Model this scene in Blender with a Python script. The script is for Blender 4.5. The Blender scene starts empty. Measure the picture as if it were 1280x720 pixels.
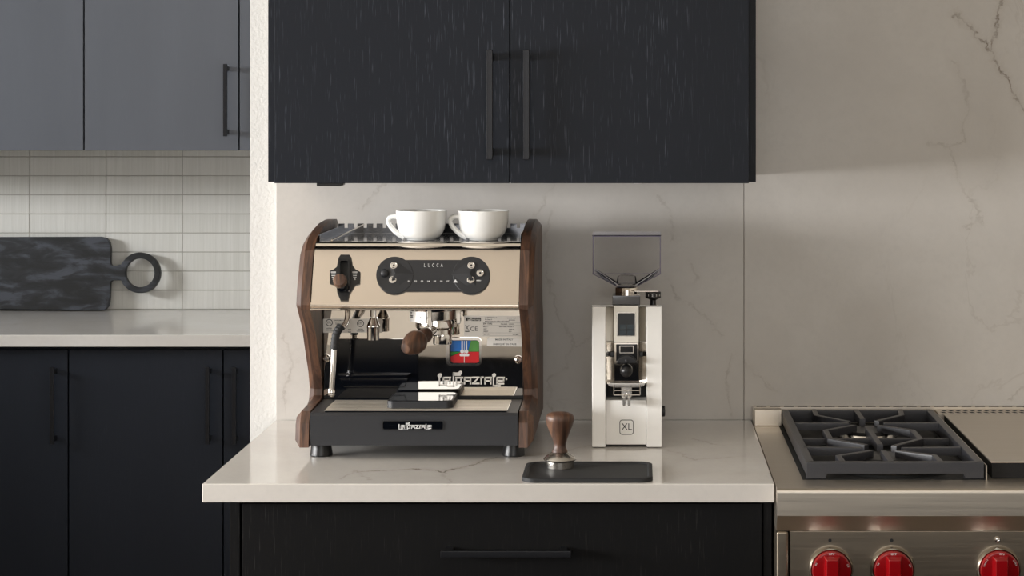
import bpy, bmesh, math, random
from mathutils import Vector, Matrix
random.seed(7)
C = bpy.context.scene.collection
H0 = 0.914            # worktop height; every z below is measured from the worktop
F, PX, PY, CAMZ = 2651.0, 797.0, 132.0, 0.584

# ------------------------------------------------------------------ camera
cd = bpy.data.cameras.new('camera'); cam = bpy.data.objects.new('camera', cd); C.objects.link(cam)
cam.location = (0, 0, H0 + CAMZ); cam.rotation_euler = (math.pi/2, 0, 0)
cd.sensor_width = 36; cd.sensor_fit = 'HORIZONTAL'; cd.lens = F/1280*36
cd.shift_x = -(PX-640)/1280; cd.shift_y = -(360-PY)/1280
cd.clip_start = 0.05; cd.clip_end = 60
bpy.context.scene.camera = cam

# ------------------------------------------------------------------ world, lights, exposure
sc = bpy.context.scene
w = bpy.data.worlds.new('world'); sc.world = w; w.use_nodes = True
w.node_tree.nodes['Background'].inputs[0].default_value = (0.80, 0.88, 1.0, 1)
w.node_tree.nodes['Background'].inputs[1].default_value = 0.30
sc.view_settings.view_transform = 'Standard'; sc.view_settings.look = 'None'
sc.view_settings.exposure = 0.0; sc.view_settings.gamma = 1.0
sc.view_settings.use_curve_mapping = False

def area(name, loc, aim, sx, sy, power, col):
    l = bpy.data.lights.new(name, 'AREA'); l.shape = 'RECTANGLE'; l.size = sx; l.size_y = sy
    l.energy = power; l.color = col
    o = bpy.data.objects.new(name, l); C.objects.link(o); o.location = loc
    o.rotation_euler = (Vector(aim)-Vector(loc)).to_track_quat('-Z', 'Y').to_euler()
    return o
area('window_light_left', (-3.50, 2.0, H0+.44), (0, 2.3, H0+.42), 2.2, .62, 178, (1.0, 0.992, 0.98))
area('window_light_rear', (0.3, -3.02, 1.65), (0.3, 3.5, 1.65), 3.0, 1.5, 42, (1.0, 0.975, 0.94))
area('soft_fill_ceiling', (0.2, -0.9, 2.70), (0.2, -0.9, 0), 2.6, 1.4, 20, (1.0, 0.975, 0.94))  # added soft fill from above, no actual fitting
area('window_light_alcove', (-4.9, 4.1, H0+1.06), (-1.4, 5.3, H0+.3), 1.3, .45, 190, (0.95, 0.975, 1.0))
area('soft_fill_alcove', (-1.9, 4.4, 2.66), (-1.9, 4.8, 0), 0.9, 0.9, 4, (1.0, 0.97, 0.93))  # weak fill added to lift the alcove, not a real lamp

# ------------------------------------------------------------------ materials
def new_mat(name):
    m = bpy.data.materials.new(name); m.use_nodes = True
    return m, m.node_tree, m.node_tree.nodes['Principled BSDF']
def sRGB(r, g, b):
    f = lambda c: (c/12.92 if c <= .04045 else ((c+.055)/1.055)**2.4)
    return (f(r/255), f(g/255), f(b/255), 1)
def N(nt, t, **kw):
    n = nt.nodes.new(t)
    for k, v in kw.items(): setattr(n, k, v)
    return n
def pos_node(nt, scale=(1, 1, 1)):
    g = N(nt, 'ShaderNodeNewGeometry'); mp = N(nt, 'ShaderNodeMapping'); mp.inputs['Scale'].default_value = scale
    nt.links.new(g.outputs['Position'], mp.inputs['Vector']); return mp.outputs[0]
def noise(nt, vec, scale, detail=4, rough=.55, dist=0):
    n = N(nt, 'ShaderNodeTexNoise'); n.inputs['Scale'].default_value = scale; n.inputs['Detail'].default_value = detail
    n.inputs['Roughness'].default_value = rough; n.inputs['Distortion'].default_value = dist
    nt.links.new(vec, n.inputs['Vector']); return n
def ramp(nt, fac, stops):
    r = N(nt, 'ShaderNodeValToRGB'); e = r.color_ramp.elements
    while len(e) < len(stops): e.new(0.5)
    for q, (p, c) in zip(e, stops): q.position = p; q.color = c if len(c) == 4 else (*c, 1)
    nt.links.new(fac, r.inputs[0]); return r.outputs[0]
def mixc(nt, fac, a, b, mode='MIX'):
    n = N(nt, 'ShaderNodeMix', data_type='RGBA', blend_type=mode)
    for s, v in ((0, fac), (6, a), (7, b)):
        if hasattr(v, 'is_output'): nt.links.new(v, n.inputs[s])
        else: n.inputs[s].default_value = v
    return n.outputs[2]
def bump(nt, bs, h, strength, dist=.001):
    b = N(nt, 'ShaderNodeBump'); b.inputs['Strength'].default_value = strength; b.inputs['Distance'].default_value = dist
    nt.links.new(h, b.inputs['Height']); nt.links.new(b.outputs[0], bs.inputs['Normal'])
def plain(name, col, rough=.5, metal=0, spec=.5, coat=0, var=.06, nscale=40, bmp=0, stretch=(1, 1, 1)):
    m, nt, bs = new_mat(name)
    v = pos_node(nt, stretch); n = noise(nt, v, nscale)
    lo = tuple(c*(1-var) for c in col[:3])+(1,); hi = tuple(min(1, c*(1+var)) for c in col[:3])+(1,)
    nt.links.new(ramp(nt, n.outputs[0], [(.3, lo), (.7, hi)]), bs.inputs['Base Color'])
    bs.inputs['Roughness'].default_value = rough; bs.inputs['Metallic'].default_value = metal
    bs.inputs['Specular IOR Level'].default_value = spec; bs.inputs['Coat Weight'].default_value = coat
    bs.inputs['Coat Roughness'].default_value = .08
    if bmp: bump(nt, bs, n.outputs[0], bmp)
    return m

def oak(name, base, pore, rough, amt, horizontal=False, spec=.5):
    m, nt, bs = new_mat(name)
    v = pos_node(nt, (1, 1, .03)); n = noise(nt, v, 720, 2, .6)
    v2 = pos_node(nt, (1, 1, .12)); big = noise(nt, v2, 6, 4)
    p = ramp(nt, n.outputs[0], [(.62, (0, 0, 0)), (.74, (1, 1, 1))])
    pat = ramp(nt, big.outputs[0], [(.35, (.15, .15, .15)), (.65, (1, 1, 1))])
    f = mixc(nt, 1.0, p, pat, 'MULTIPLY')
    f = mixc(nt, 1.0, f, (amt, amt, amt, 1), 'MULTIPLY')
    b2 = mixc(nt, big.outputs[0], tuple(c*.8 for c in base[:3])+(1,), tuple(c*1.2 for c in base[:3])+(1,))
    nt.links.new(mixc(nt, f, b2, pore), bs.inputs['Base Color'])
    bs.inputs['Roughness'].default_value = rough; bs.inputs['Specular IOR Level'].default_value = spec
    bump(nt, bs, n.outputs[0], .15, .0004)
    return m
M = {}
M['oak_black'] = oak('black stained oak', sRGB(22, 26, 34), sRGB(122, 128, 142), .48, .42, spec=.22)
M['oak_black_low'] = oak('black stained oak base', sRGB(18, 18, 19), sRGB(76, 74, 72), .45, .5, spec=.18)
M['oak_black_lit'] = oak('black stained oak lit', sRGB(88, 91, 98), sRGB(108, 111, 118), .38, .3)  # same black oak, window light in the alcove put into the colour
M['oak_alcove'] = oak('black oak alcove base', sRGB(32, 36, 44), sRGB(58, 62, 72), .42, .3, spec=.25)
M['handle'] = plain('matte black metal', sRGB(34, 35, 39), .36, .5, var=.05)

def segs(nt, vec2, lines, width):
    """distance field to short vein segments, vec2 = world (x, 0, z) or (x, y, 0) vector"""
    best = None
    for pts in lines:
        for a, b in zip(pts, pts[1:]):
            A, B = Vector(a), Vector(b); d = B-A; L = d.length; d.normalize()
            s = N(nt, 'ShaderNodeVectorMath', operation='SUBTRACT'); nt.links.new(vec2, s.inputs[0]); s.inputs[1].default_value = A
            dt = N(nt, 'ShaderNodeVectorMath', operation='DOT_PRODUCT'); nt.links.new(s.outputs[0], dt.inputs[0]); dt.inputs[1].default_value = d
            cl = N(nt, 'ShaderNodeClamp'); nt.links.new(dt.outputs['Value'], cl.inputs[0]); cl.inputs[2].default_value = L
            sc_ = N(nt, 'ShaderNodeVectorMath', operation='SCALE'); sc_.inputs[0].default_value = d; nt.links.new(cl.outputs[0], sc_.inputs['Scale'])
            di = N(nt, 'ShaderNodeVectorMath', operation='DISTANCE'); nt.links.new(s.outputs[0], di.inputs[0]); nt.links.new(sc_.outputs[0], di.inputs[1])
            if best is None: best = di.outputs['Value']
            else:
                mn = N(nt, 'ShaderNodeMath', operation='MINIMUM'); nt.links.new(best, mn.inputs[0]); nt.links.new(di.outputs['Value'], mn.inputs[1]); best = mn.outputs[0]
    mr = N(nt, 'ShaderNodeMapRange', interpolation_type='SMOOTHSTEP'); nt.links.new(best, mr.inputs['Value'])
    mr.inputs['From Min'].default_value = 0; mr.inputs['From Max'].default_value = width
    mr.inputs['To Min'].default_value = 1; mr.inputs['To Max'].default_value = 0
    return mr.outputs[0]
def marble(name, base, cloud, strong, faint, rough, vertical):
    m, nt, bs = new_mat(name)
    p = pos_node(nt)
    c1 = noise(nt, p, 3.2, 5, .6, .6); c2 = noise(nt, p, 90, 5, .65)
    col = mixc(nt, ramp(nt, c1.outputs[0], [(.32, (0, 0, 0)), (.7, (1, 1, 1))]), base, cloud)
    col = mixc(nt, ramp(nt, c2.outputs[0], [(.45, (0, 0, 0)), (.8, (.35, .35, .35))]), col, tuple(c*.82 for c in base[:3])+(1,))
    # faint procedural network of hairline veins
    c3 = noise(nt, p, 2.3, 6, .62, 1.2)
    hair = ramp(nt, c3.outputs[0], [(.488, (0, 0, 0)), (.4985, (.16, .16, .16)), (.509, (0, 0, 0))])
    patch = ramp(nt, noise(nt, p, 1.7, 2).outputs[0], [(.45, (0, 0, 0)), (.62, (1, 1, 1))])
    col = mixc(nt, mixc(nt, 1.0, hair, patch, 'MULTIPLY'), col, sRGB(120, 104, 88))
    # wobble the coordinates, then draw the individual veins
    def wob(sc_, amp):
        n = noise(nt, p, sc_, 4, .7)
        a = N(nt, 'ShaderNodeVectorMath', operation='SUBTRACT'); nt.links.new(n.outputs['Color'], a.inputs[0]); a.inputs[1].default_value = (.5, .5, .5)
        b = N(nt, 'ShaderNodeVectorMath', operation='SCALE'); nt.links.new(a.outputs[0], b.inputs[0]); b.inputs['Scale'].default_value = amp
        return b.outputs[0]
    ad = N(nt, 'ShaderNodeVectorMath', operation='ADD'); nt.links.new(p, ad.inputs[0]); nt.links.new(wob(26, .05), ad.inputs[1])
    fl = N(nt, 'ShaderNodeVectorMath', operation='MULTIPLY'); nt.links.new(ad.outputs[0], fl.inputs[0])
    fl.inputs[1].default_value = (1, 0, 1) if vertical else (1, 1, 0)
    brk = ramp(nt, noise(nt, p, 38, 4, .7).outputs[0], [(.38, (.18, .18, .18)), (.62, (1, 1, 1))])
    for lines, wd, amt in ((strong, .0034, .85), (faint, .0045, .24)):
        if not lines: continue
        s = segs(nt, fl.outputs[0], lines, wd)
        f = mixc(nt, 1.0, brk, (amt, amt, amt, 1), 'MULTIPLY')
        mm = N(nt, 'ShaderNodeMath', operation='MULTIPLY'); nt.links.new(f, mm.inputs[0]); nt.links.new(s, mm.inputs[1])
        col = mixc(nt, mm.outputs[0], col, sRGB(104, 88, 70))
        s2 = segs(nt, fl.outputs[0], lines, wd*4.5)
        m2 = N(nt, 'ShaderNodeMath', operation='MULTIPLY'); nt.links.new(s2, m2.inputs[0]); m2.inputs[1].default_value = .16*amt
        col = mixc(nt, m2.outputs[0], col, sRGB(140, 122, 100))
    nt.links.new(col, bs.inputs['Base Color'])
    bs.inputs['Roughness'].default_value = rough; bs.inputs['Specular IOR Level'].default_value = .5
    return m
def wallp(*p):    # image point on the slab plane -> (x, 0, z)
    return [((x-PX)*3.94/F, 0, H0+CAMZ-(y-PY)*3.94/F) for x, y in p]
def topp(*p):
    r = []
    for x, y in p:
        Y = CAMZ*F/(y-PY); r.append(((x-PX)*Y/F, Y, 0))
    return r
M['marble_wall'] = marble('honed beige marble', sRGB(206, 202, 197), sRGB(194, 189, 183),
    [wallp((1192, 14), (1222, 48), (1236, 62), (1252, 92), (1282, 138)), wallp((1252, 0), (1241, 30), (1237, 60))],
    [wallp((1190, 78), (1208, 104), (1212, 140), (1200, 176), (1186, 182), (1160, 178)), wallp((1186, 182), (1196, 222), (1212, 250), (1230, 280)), wallp((1208, 284), (1228, 272)),
     wallp((690, 262), (682, 300), (684, 350), (700, 400), (718, 430), (705, 462), (684, 476), (688, 520)), wallp((718, 430), (742, 418)), wallp((640, 300), (690, 240), (694, 230)),
     wallp((822, 244), (836, 270), (840, 300)), wallp((836, 348), (852, 376), (884, 398), (902, 420)), wallp((864, 328), (870, 350)),
     wallp((932, 456), (950, 470), (968, 486)), wallp((914, 440), (906, 480), (912, 520)), wallp((355, 420), (362, 455), (354, 500)), wallp((452, 262), (470, 238), (480, 230)), wallp((1262, 500), (1272, 488), (1280, 484))], .34, True)
M['marble_top'] = marble('polished beige quartz', sRGB(218, 214, 209), sRGB(207, 202, 196),
    [topp((452, 590), (520, 586), (556, 590), (600, 578), (625, 572))],
    [topp((425, 598), (448, 588), (460, 600)), topp((556, 590), (552, 598), (560, 604)), topp((600, 578), (690, 566), (742, 556)), topp((830, 560), (870, 575), (930, 570)),
     topp((470, 562), (520, 552), (560, 548)), topp((860, 548), (900, 556))], .10, False)
def plaster():
    m, nt, bs = new_mat('textured white plaster'); p = pos_node(nt)
    n = noise(nt, p, 170, 3, .5); n2 = noise(nt, p, 420, 3)
    h = mixc(nt, .3, ramp(nt, n.outputs[0], [(.42, (0, 0, 0)), (.58, (1, 1, 1))]), n2.outputs[0])
    bs.inputs['Base Color'].default_value = sRGB(214, 213, 210); bs.inputs['Roughness'].default_value = .85
    bump(nt, bs, h, .32, .0012); return m
M['plaster'] = plaster()
M['paint'] = plain('warm white paint', sRGB(226, 219, 207), .8, var=.02)
M['floor'] = plain('oak floor', sRGB(96, 82, 68), .45, var=.2, nscale=5, stretch=(1, 8, 1))
def tile_mat():
    m, nt, bs = new_mat('ribbed glazed tile')
    v = pos_node(nt, (1, 1, .02)); n = noise(nt, v, 190, 3, .6); big = noise(nt, v, 45, 3)
    oi = N(nt, 'ShaderNodeObjectInfo')
    base = mixc(nt, oi.outputs['Random'], sRGB(204, 202, 195), sRGB(212, 210, 204))
    nt.links.new(mixc(nt, ramp(nt, n.outputs[0], [(.4, (0, 0, 0)), (.7, (.45, .45, .45))]), base, sRGB(226, 224, 219)), bs.inputs['Base Color'])
    bs.inputs['Roughness'].default_value = .16
    add = N(nt, 'ShaderNodeMath', operation='ADD'); nt.links.new(n.outputs[0], add.inputs[0]); nt.links.new(big.outputs[0], add.inputs[1])
    bump(nt, bs, add.outputs[0], .5, .0016); return m
M['tile'] = tile_mat()
M['stone_matte'] = plain('honed pale stone', sRGB(206, 200, 192), .5, var=.03)
M['grout'] = plain('grey grout', sRGB(172, 168, 160), .9)
def steel(name, col, rough, aniso=None, bmp=.0):
    m, nt, bs = new_mat(name)
    bs.inputs['Metallic'].default_value = 1; bs.inputs['Base Color'].default_value = col
    if aniso:
        v = pos_node(nt, aniso); n = noise(nt, v, 300, 2)
        mr = N(nt, 'ShaderNodeMapRange'); nt.links.new(n.outputs[0], mr.inputs[0])
        mr.inputs['To Min'].default_value = rough*.8; mr.inputs['To Max'].default_value = rough*1.25
        nt.links.new(mr.outputs[0], bs.inputs['Roughness'])
        if bmp: bump(nt, bs, n.outputs[0], bmp, .0002)
    else:
        bs.inputs['Roughness'].default_value = rough
        v = pos_node(nt); n = noise(nt, v, 9, 2); bump(nt, bs, n.outputs[0], bmp or .05, .002)
    return m
M['mirror'] = steel('polished steel', sRGB(226, 220, 212), .035)
M['mirror_back'] = steel('mirror steel back', sRGB(214, 208, 200), .03, None, .12)
M['head_steel'] = steel('satin polished steel', sRGB(224, 214, 203), .13)
M['chrome'] = steel('chrome', sRGB(228, 226, 224), .06)
M['brushed'] = steel('brushed steel', sRGB(202, 193, 180), .36, (.02, 1, 1), .25)
M['brushed_dark'] = steel('brushed panel steel', sRGB(158, 147, 132), .36, (.02, 1, 1), .25)
M['satin'] = steel('satin steel', sRGB(198, 194, 188), .22, (1, 1, .05), .2)
M['tray_floor'] = steel('dark polished tray', sRGB(92, 93, 96), .10)
M['grate_steel'] = steel('grate steel', sRGB(236, 228, 214), .42)
M['script'] = steel('satin chrome lettering', sRGB(226, 222, 216), .38)
M['plastic'] = plain('black plastic', sRGB(35, 36, 40), .48, var=.04, nscale=200)
M['plastic_dark'] = plain('dark black plastic', sRGB(20, 20, 22), .35, var=.04)
M['gloss_black'] = plain('gloss black', sRGB(8, 10, 15), .07, spec=.4, coat=.1, var=.02)
M['rubber'] = plain('black rubber', sRGB(34, 35, 37), .62, var=.08, nscale=300, bmp=.1)
M['iron'] = plain('enamelled cast iron', sRGB(50, 50, 54), .36, var=.12, nscale=500, bmp=.25)
M['dark'] = plain('shadow black', sRGB(12, 12, 12), .7, var=.02)
M['porcelain'] = plain('white porcelain', sRGB(236, 236, 234), .12, coat=.5, var=.01)
M['enamel'] = plain('white enamel', sRGB(240, 238, 234), .28, var=.01)
M['cream'] = plain('cream faceplate', sRGB(226, 221, 210), .35, var=.01)
M['label'] = plain('silver label', sRGB(214, 208, 200), .32, .8, var=.02)
M['paper'] = plain('white label', sRGB(236, 232, 226), .3, .45, var=.01)
M['ink'] = plain('black ink', sRGB(24, 24, 26), .5, var=.01)
M['white_print'] = plain('white print', sRGB(225, 225, 225), .4, var=.01)
M['grey_print'] = plain('grey print', sRGB(120, 112, 104), .5, var=.01)
M['red_knob'] = plain('red knob', sRGB(142, 6, 14), .22, coat=.4, var=.03)
M['print_red'] = plain('red enamel', sRGB(196, 20, 26), .25, var=.03)
M['print_blue'] = plain('blue enamel', sRGB(20, 100, 180), .25, var=.1)
M['print_green'] = plain('green enamel', sRGB(78, 140, 62), .25, var=.1)
M['print_green_dark'] = plain('deep green enamel', sRGB(20, 120, 24), .25, var=.05)
M['screen'] = plain('dark screen', sRGB(12, 16, 18), .3, var=.02)
M['screen_tile'] = plain('screen tiles', sRGB(40, 52, 58), .2, var=.02)
def walnut():
    m, nt, bs = new_mat('oiled walnut')
    v = pos_node(nt, (9, 1.2, 1)); n = noise(nt, v, 9, 5, .6, 1.3)
    v2 = pos_node(nt, (4, 1, .25)); n2 = noise(nt, v2, 120, 3)
    c = ramp(nt, n.outputs[0], [(.28, sRGB(48, 34, 28)), (.48, sRGB(84, 60, 48)), (.62, sRGB(112, 80, 60)), (.8, sRGB(62, 44, 36))])
    c = mixc(nt, ramp(nt, n2.outputs[0], [(.5, (0, 0, 0)), (.75, (.5, .5, .5))]), c, sRGB(48, 30, 24))
    nt.links.new(c, bs.inputs['Base Color']); bs.inputs['Roughness'].default_value = .42
    bump(nt, bs, n2.outputs[0], .1, .0005); return m
M['walnut'] = walnut()
def charred():
    m, nt, bs = new_mat('charred board'); v = pos_node(nt, (.32, 1, 1)); n = noise(nt, v, 30, 5, .6, .5)
    v2 = pos_node(nt, (.04, 1, 1)); n2 = noise(nt, v2, 260, 3)
    c = ramp(nt, n.outputs[0], [(.40, sRGB(10, 11, 13)), (.50, sRGB(28, 30, 34)), (.62, sRGB(62, 65, 73))])
    nt.links.new(c, bs.inputs['Base Color']); bs.inputs['Roughness'].default_value = .5
    bump(nt, bs, n2.outputs[0], .3, .001); return m
M['charred'] = charred()
def thin_clear():
    m = bpy.data.materials.new('clear hopper plastic'); m.use_nodes = True; nt = m.node_tree; nt.nodes.clear()
    out = N(nt, 'ShaderNodeOutputMaterial'); tr = N(nt, 'ShaderNodeBsdfTransparent'); gl = N(nt, 'ShaderNodeBsdfGlossy')
    tr.inputs[0].default_value = (.93, .93, .935, 1); gl.inputs[0].default_value = (.9, .9, .95, 1); gl.inputs['Roughness'].default_value = .05
    lw = N(nt, 'ShaderNodeLayerWeight'); lw.inputs[0].default_value = .12
    mx = N(nt, 'ShaderNodeMixShader'); nt.links.new(lw.outputs['Fresnel'], mx.inputs[0])
    nt.links.new(tr.outputs[0], mx.inputs[1]); nt.links.new(gl.outputs[0], mx.inputs[2]); nt.links.new(mx.outputs[0], out.inputs[0])
    return m
M['clear'] = thin_clear()
M['clear_edge'] = plain('tinted clear edge', sRGB(104, 98, 118), .12, coat=.3, var=.02)

# ------------------------------------------------------------------ geometry helpers
def bm_new(): return bmesh.new()
def box(bm, x0, x1, y0, y1, z0, z1, bev=0, seg=2):
    vs = [bm.verts.new((x, y, z)) for x in (x0, x1) for y in (y0, y1) for z in (z0, z1)]
    idx = [(0, 1, 3, 2), (4, 6, 7, 5), (0, 4, 5, 1), (2, 3, 7, 6), (0, 2, 6, 4), (1, 5, 7, 3)]
    fs = [bm.faces.new([vs[i] for i in q]) for q in idx]
    if bev:
        es = list({e for f in fs for e in f.edges})
        bmesh.ops.bevel(bm, geom=es, offset=bev, segments=seg, affect='EDGES', profile=.5)
    return bm
def loft(bm, A, B, bevel=0, seg=2):
    """closed solid between two equal-length point loops; bevel rounds only the edges of loop A and B"""
    a = [bm.verts.new(p) for p in A]; b = [bm.verts.new(p) for p in B]; n = len(a)
    fa = bm.faces.new(a); fb = bm.faces.new(b[::-1]); fs = [fa, fb]
    for i in range(n): fs.append(bm.faces.new((a[i], b[i], b[(i+1) % n], a[(i+1) % n])))
    bmesh.ops.recalc_face_normals(bm, faces=fs)
    if bevel: bmesh.ops.bevel(bm, geom=list(fa.edges), offset=bevel, segments=seg, affect='EDGES', profile=.5)
    return bm
def prism_x(bm, prof, x0, x1, bevel=0):   # profile in (y, z)
    return loft(bm, [(x0, y, z) for y, z in prof], [(x1, y, z) for y, z in prof], bevel)
def up(x, y, pl, off=0):
    """image point -> point on the tilted plane pl=(Y0, Z0, k): Y = Y0 + k*(z-Z0); off = height above it, towards the room"""
    Y0, Z0, k = pl; v = (y-PY)/F
    Y = (Y0+k*(CAMZ-Z0))/(1+k*v); z = CAMZ-v*Y; X = (x-PX)/F*Y
    n = Vector((0, -1, k)).normalized()
    return Vector((X, Y, z))+n*off
def slab(bm, pts, pl, o0, o1, bevel=0, seg=2):
    return loft(bm, [up(x, y, pl, o1) for x, y in pts], [up(x, y, pl, o0) for x, y in pts], bevel, seg)
def circ(cx, cy, r, n=32, a0=0, a1=2*math.pi):
    return [(cx+r*math.cos(a0+(a1-a0)*i/n), cy+r*math.sin(a0+(a1-a0)*i/n)) for i in range(n)]
def rrect(x0, x1, y0, y1, r, n=5):
    out = []
    for cx, cy, a in ((x1-r, y1-r, 0), (x0+r, y1-r, 90), (x0+r, y0+r, 180), (x1-r, y0+r, 270)):
        for i in range(n+1):
            t = math.radians(a+90*i/n); out.append((cx+r*math.cos(t), cy+r*math.sin(t)))
    return out
def frame_ring(bm, outer, inner, pl, o0, o1, drop=0):
    """ring between two matching outlines"""
    n = len(outer)
    P = [[up(x, y, pl, o) for x, y in loop] for loop, o in ((outer, o0), (outer, o1), (inner, o1), (inner, o0-drop))]
    V = [[bm.verts.new(p) for p in r] for r in P]
    fs = []
    for j in range(4):
        a, b = V[j], V[(j+1) % 4]
        for i in range(n): fs.append(bm.faces.new((a[i], a[(i+1) % n], b[(i+1) % n], b[i])))
    bmesh.ops.recalc_face_normals(bm, faces=fs); return bm
def lathe(bm, prof, origin, axis=(0, 0, 1), n=40, closed=False):
    """prof: (radius, height along axis)"""
    ax = Vector(axis).normalized(); q = Vector((0, 0, 1)).rotation_difference(ax); o = Vector(origin)
    rows = []
    for r, h in prof:
        if r < 1e-6: rows.append([bm.verts.new(o+ax*h)])
        else: rows.append([bm.verts.new(o+q @ Vector((r*math.cos(2*math.pi*i/n), r*math.sin(2*math.pi*i/n), h))) for i in range(n)])
    fs = []
    for a, b in zip(rows, rows[1:]):
        for i in range(n):
            j = (i+1) % n
            if len(a) == 1 and len(b) == 1: continue
            if len(a) == 1: fs.append(bm.faces.new((a[0], b[i], b[j])))
            elif len(b) == 1: fs.append(bm.faces.new((a[i], a[j], b[0])))
            else: fs.append(bm.faces.new((a[i], a[j], b[j], b[i])))
    if len(rows[0]) > 1 and not closed: fs.append(bm.faces.new(rows[0]))
    if len(rows[-1]) > 1 and not closed: fs.append(bm.faces.new(rows[-1]))
    bmesh.ops.recalc_face_normals(bm, faces=fs); return bm
def smooth_path(pts, sub=6):
    P = [Vector(p) for p in pts]; out = []
    for i in range(len(P)-1):
        p0 = P[max(i-1, 0)]; p1 = P[i]; p2 = P[i+1]; p3 = P[min(i+2, len(P)-1)]
        for k in range(sub):
            t = k/sub
            out.append(.5*((2*p1)+(p2-p0)*t+(2*p0-5*p1+4*p2-p3)*t*t+(3*p1-p0-3*p2+p3)*t**3))
    out.append(P[-1]); return out
def tube(bm, pts, rad, n=14, closed=False, flat=None):
    P = [Vector(p) for p in pts]; m = len(P)
    R = rad if isinstance(rad, (list, tuple)) else [rad]*m
    up_ = None; rows = []
    for i in range(m):
        if closed: t = (P[(i+1) % m]-P[i-1]).normalized()
        else: t = (P[min(i+1, m-1)]-P[max(i-1, 0)]).normalized()
        if up_ is None:
            up_ = Vector((0, 1, 0)) if abs(t.y) < .9 else Vector((1, 0, 0))
        up_ = (up_-t*up_.dot(t)).normalized(); s = t.cross(up_)
        fa = flat or 1
        rows.append([bm.verts.new(P[i]+up_*(R[i]*fa*math.cos(2*math.pi*k/n))+s*(R[i]*math.sin(2*math.pi*k/n))) for k in range(n)])
    fs = []
    rng = range(m) if closed else range(m-1)
    for i in rng:
        a, b = rows[i], rows[(i+1) % m]
        for k in range(n): fs.append(bm.faces.new((a[k], a[(k+1) % n], b[(k+1) % n], b[k])))
    if not closed: fs += [bm.faces.new(rows[0]), bm.faces.new(rows[-1])]
    bmesh.ops.recalc_face_normals(bm, faces=fs); return bm
def bar_poly(bm, pts, wdt, z0, z1, taper=None, bev=.0015):
    """upright bar following a plan polyline (x, y)"""
    P = [Vector((p[0], p[1])) for p in pts]; L, R = [], []
    for i, p in enumerate(P):
        if i == 0: t = P[1]-P[0]
        elif i == len(P)-1: t = P[-1]-P[-2]
        else: t = ((P[i]-P[i-1]).normalized()+(P[i+1]-P[i]).normalized())
        t.normalize(); nn = Vector((-t.y, t.x)); h = wdt/2
        if 0 < i < len(P)-1:
            c = max(.6, nn.dot(Vector((-(P[i]-P[i-1]).normalized().y, (P[i]-P[i-1]).normalized().x)))); h /= c
        L.append(p+nn*h); R.append(p-nn*h)
    loop = L+R[::-1]
    return loft(bm, [(q.x, q.y, z1) for q in loop], [(q.x, q.y, z0) for q in loop], bev)
def text_into(bm, s, size, place, extrude=.0003, align='CENTER', sx=1.0):
    """place(u, v, w) maps text coordinates (right, up, out) to the scene"""
    cu = bpy.data.curves.new('t', 'FONT'); cu.body = s; cu.size = size; cu.align_x = align; cu.align_y = 'CENTER'
    cu.extrude = extrude/2; cu.offset = size*(.012 if size > .004 else .03) if size < .006 else 0; cu.resolution_u = 3
    o = bpy.data.objects.new('t', cu); me = o.to_mesh()
    base = len(bm.verts); vs = [bm.verts.new(place(v.co.x*sx, v.co.y, v.co.z+extrude/2)) for v in me.vertices]
    for p in me.polygons:
        try: bm.faces.new([vs[i] for i in p.vertices])
        except ValueError: pass
    o.to_mesh_clear(); bpy.data.objects.remove(o); bpy.data.curves.remove(cu)
    return bm
def on(x, y, pl, off=0):
    """text placer: origin at an image point, u to the right, v up along the plane"""
    o = up(x, y, pl, off); n = Vector((0, -1, pl[2])).normalized(); u = Vector((1, 0, 0)); v = Vector((0, pl[2], 1)).normalized()
    return lambda a, b, c: o+u*a+v*b+n*c

# ------------------------------------------------------------------ object helpers
LOC = {}
def thing(name, loc, label, cat, group=None):
    o = bpy.data.objects.new(name, None); C.objects.link(o); o.empty_display_size = .05
    o.location = (loc[0], loc[1], loc[2]+H0); LOC[o.name] = Vector(o.location)
    o['label'] = label; o['category'] = cat
    if group: o['group'] = group
    return o
def obj(name, bm, mat, parent=None, smooth=35, label=None, stuff=False):
    if parent is None:
        xs = [v.co for v in bm.verts]
        loc = Vector(((min(v.x for v in xs)+max(v.x for v in xs))/2, (min(v.y for v in xs)+max(v.y for v in xs))/2, min(v.z for v in xs)+H0))
    else: loc = LOC[parent.name]
    for v in bm.verts: v.co = v.co+Vector((0, 0, H0))-loc
    me = bpy.data.meshes.new(name); bm.to_mesh(me); bm.free()
    me.materials.append(M[mat] if isinstance(mat, str) else mat)
    if smooth:
        me.polygons.foreach_set('use_smooth', [True]*len(me.polygons)); me.set_sharp_from_angle(angle=math.radians(smooth))
    o = bpy.data.objects.new(name, me); C.objects.link(o)
    if smooth:
        wn = o.modifiers.new('weighted normals', 'WEIGHTED_NORMAL'); wn.keep_sharp = True; wn.weight = 60
    if parent is None: o.location = loc
    else: o.parent = parent
    LOC[o.name] = loc
    if label: o['label'] = label
    if stuff: o['kind'] = 'stuff'
    return o
def tag(o, label, cat, group=None):
    o['label'] = label; o['category'] = cat
    if group: o['group'] = group
    return o
def struct(name, bm, mat, smooth=35):
    o = obj(name, bm, mat, None, smooth); o['kind'] = 'structure'; return o
def copy_tree(o, shift=(0, 0, 0), label=None):
    c = o.copy(); C.objects.link(c); c.location = Vector(o.location)+Vector(shift)
    if label: c['label'] = label
    def rec(src, dst):
        for ch in list(src.children):
            k = ch.copy(); C.objects.link(k); k.parent = dst; rec(ch, k)
    rec(o, c); return c

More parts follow.
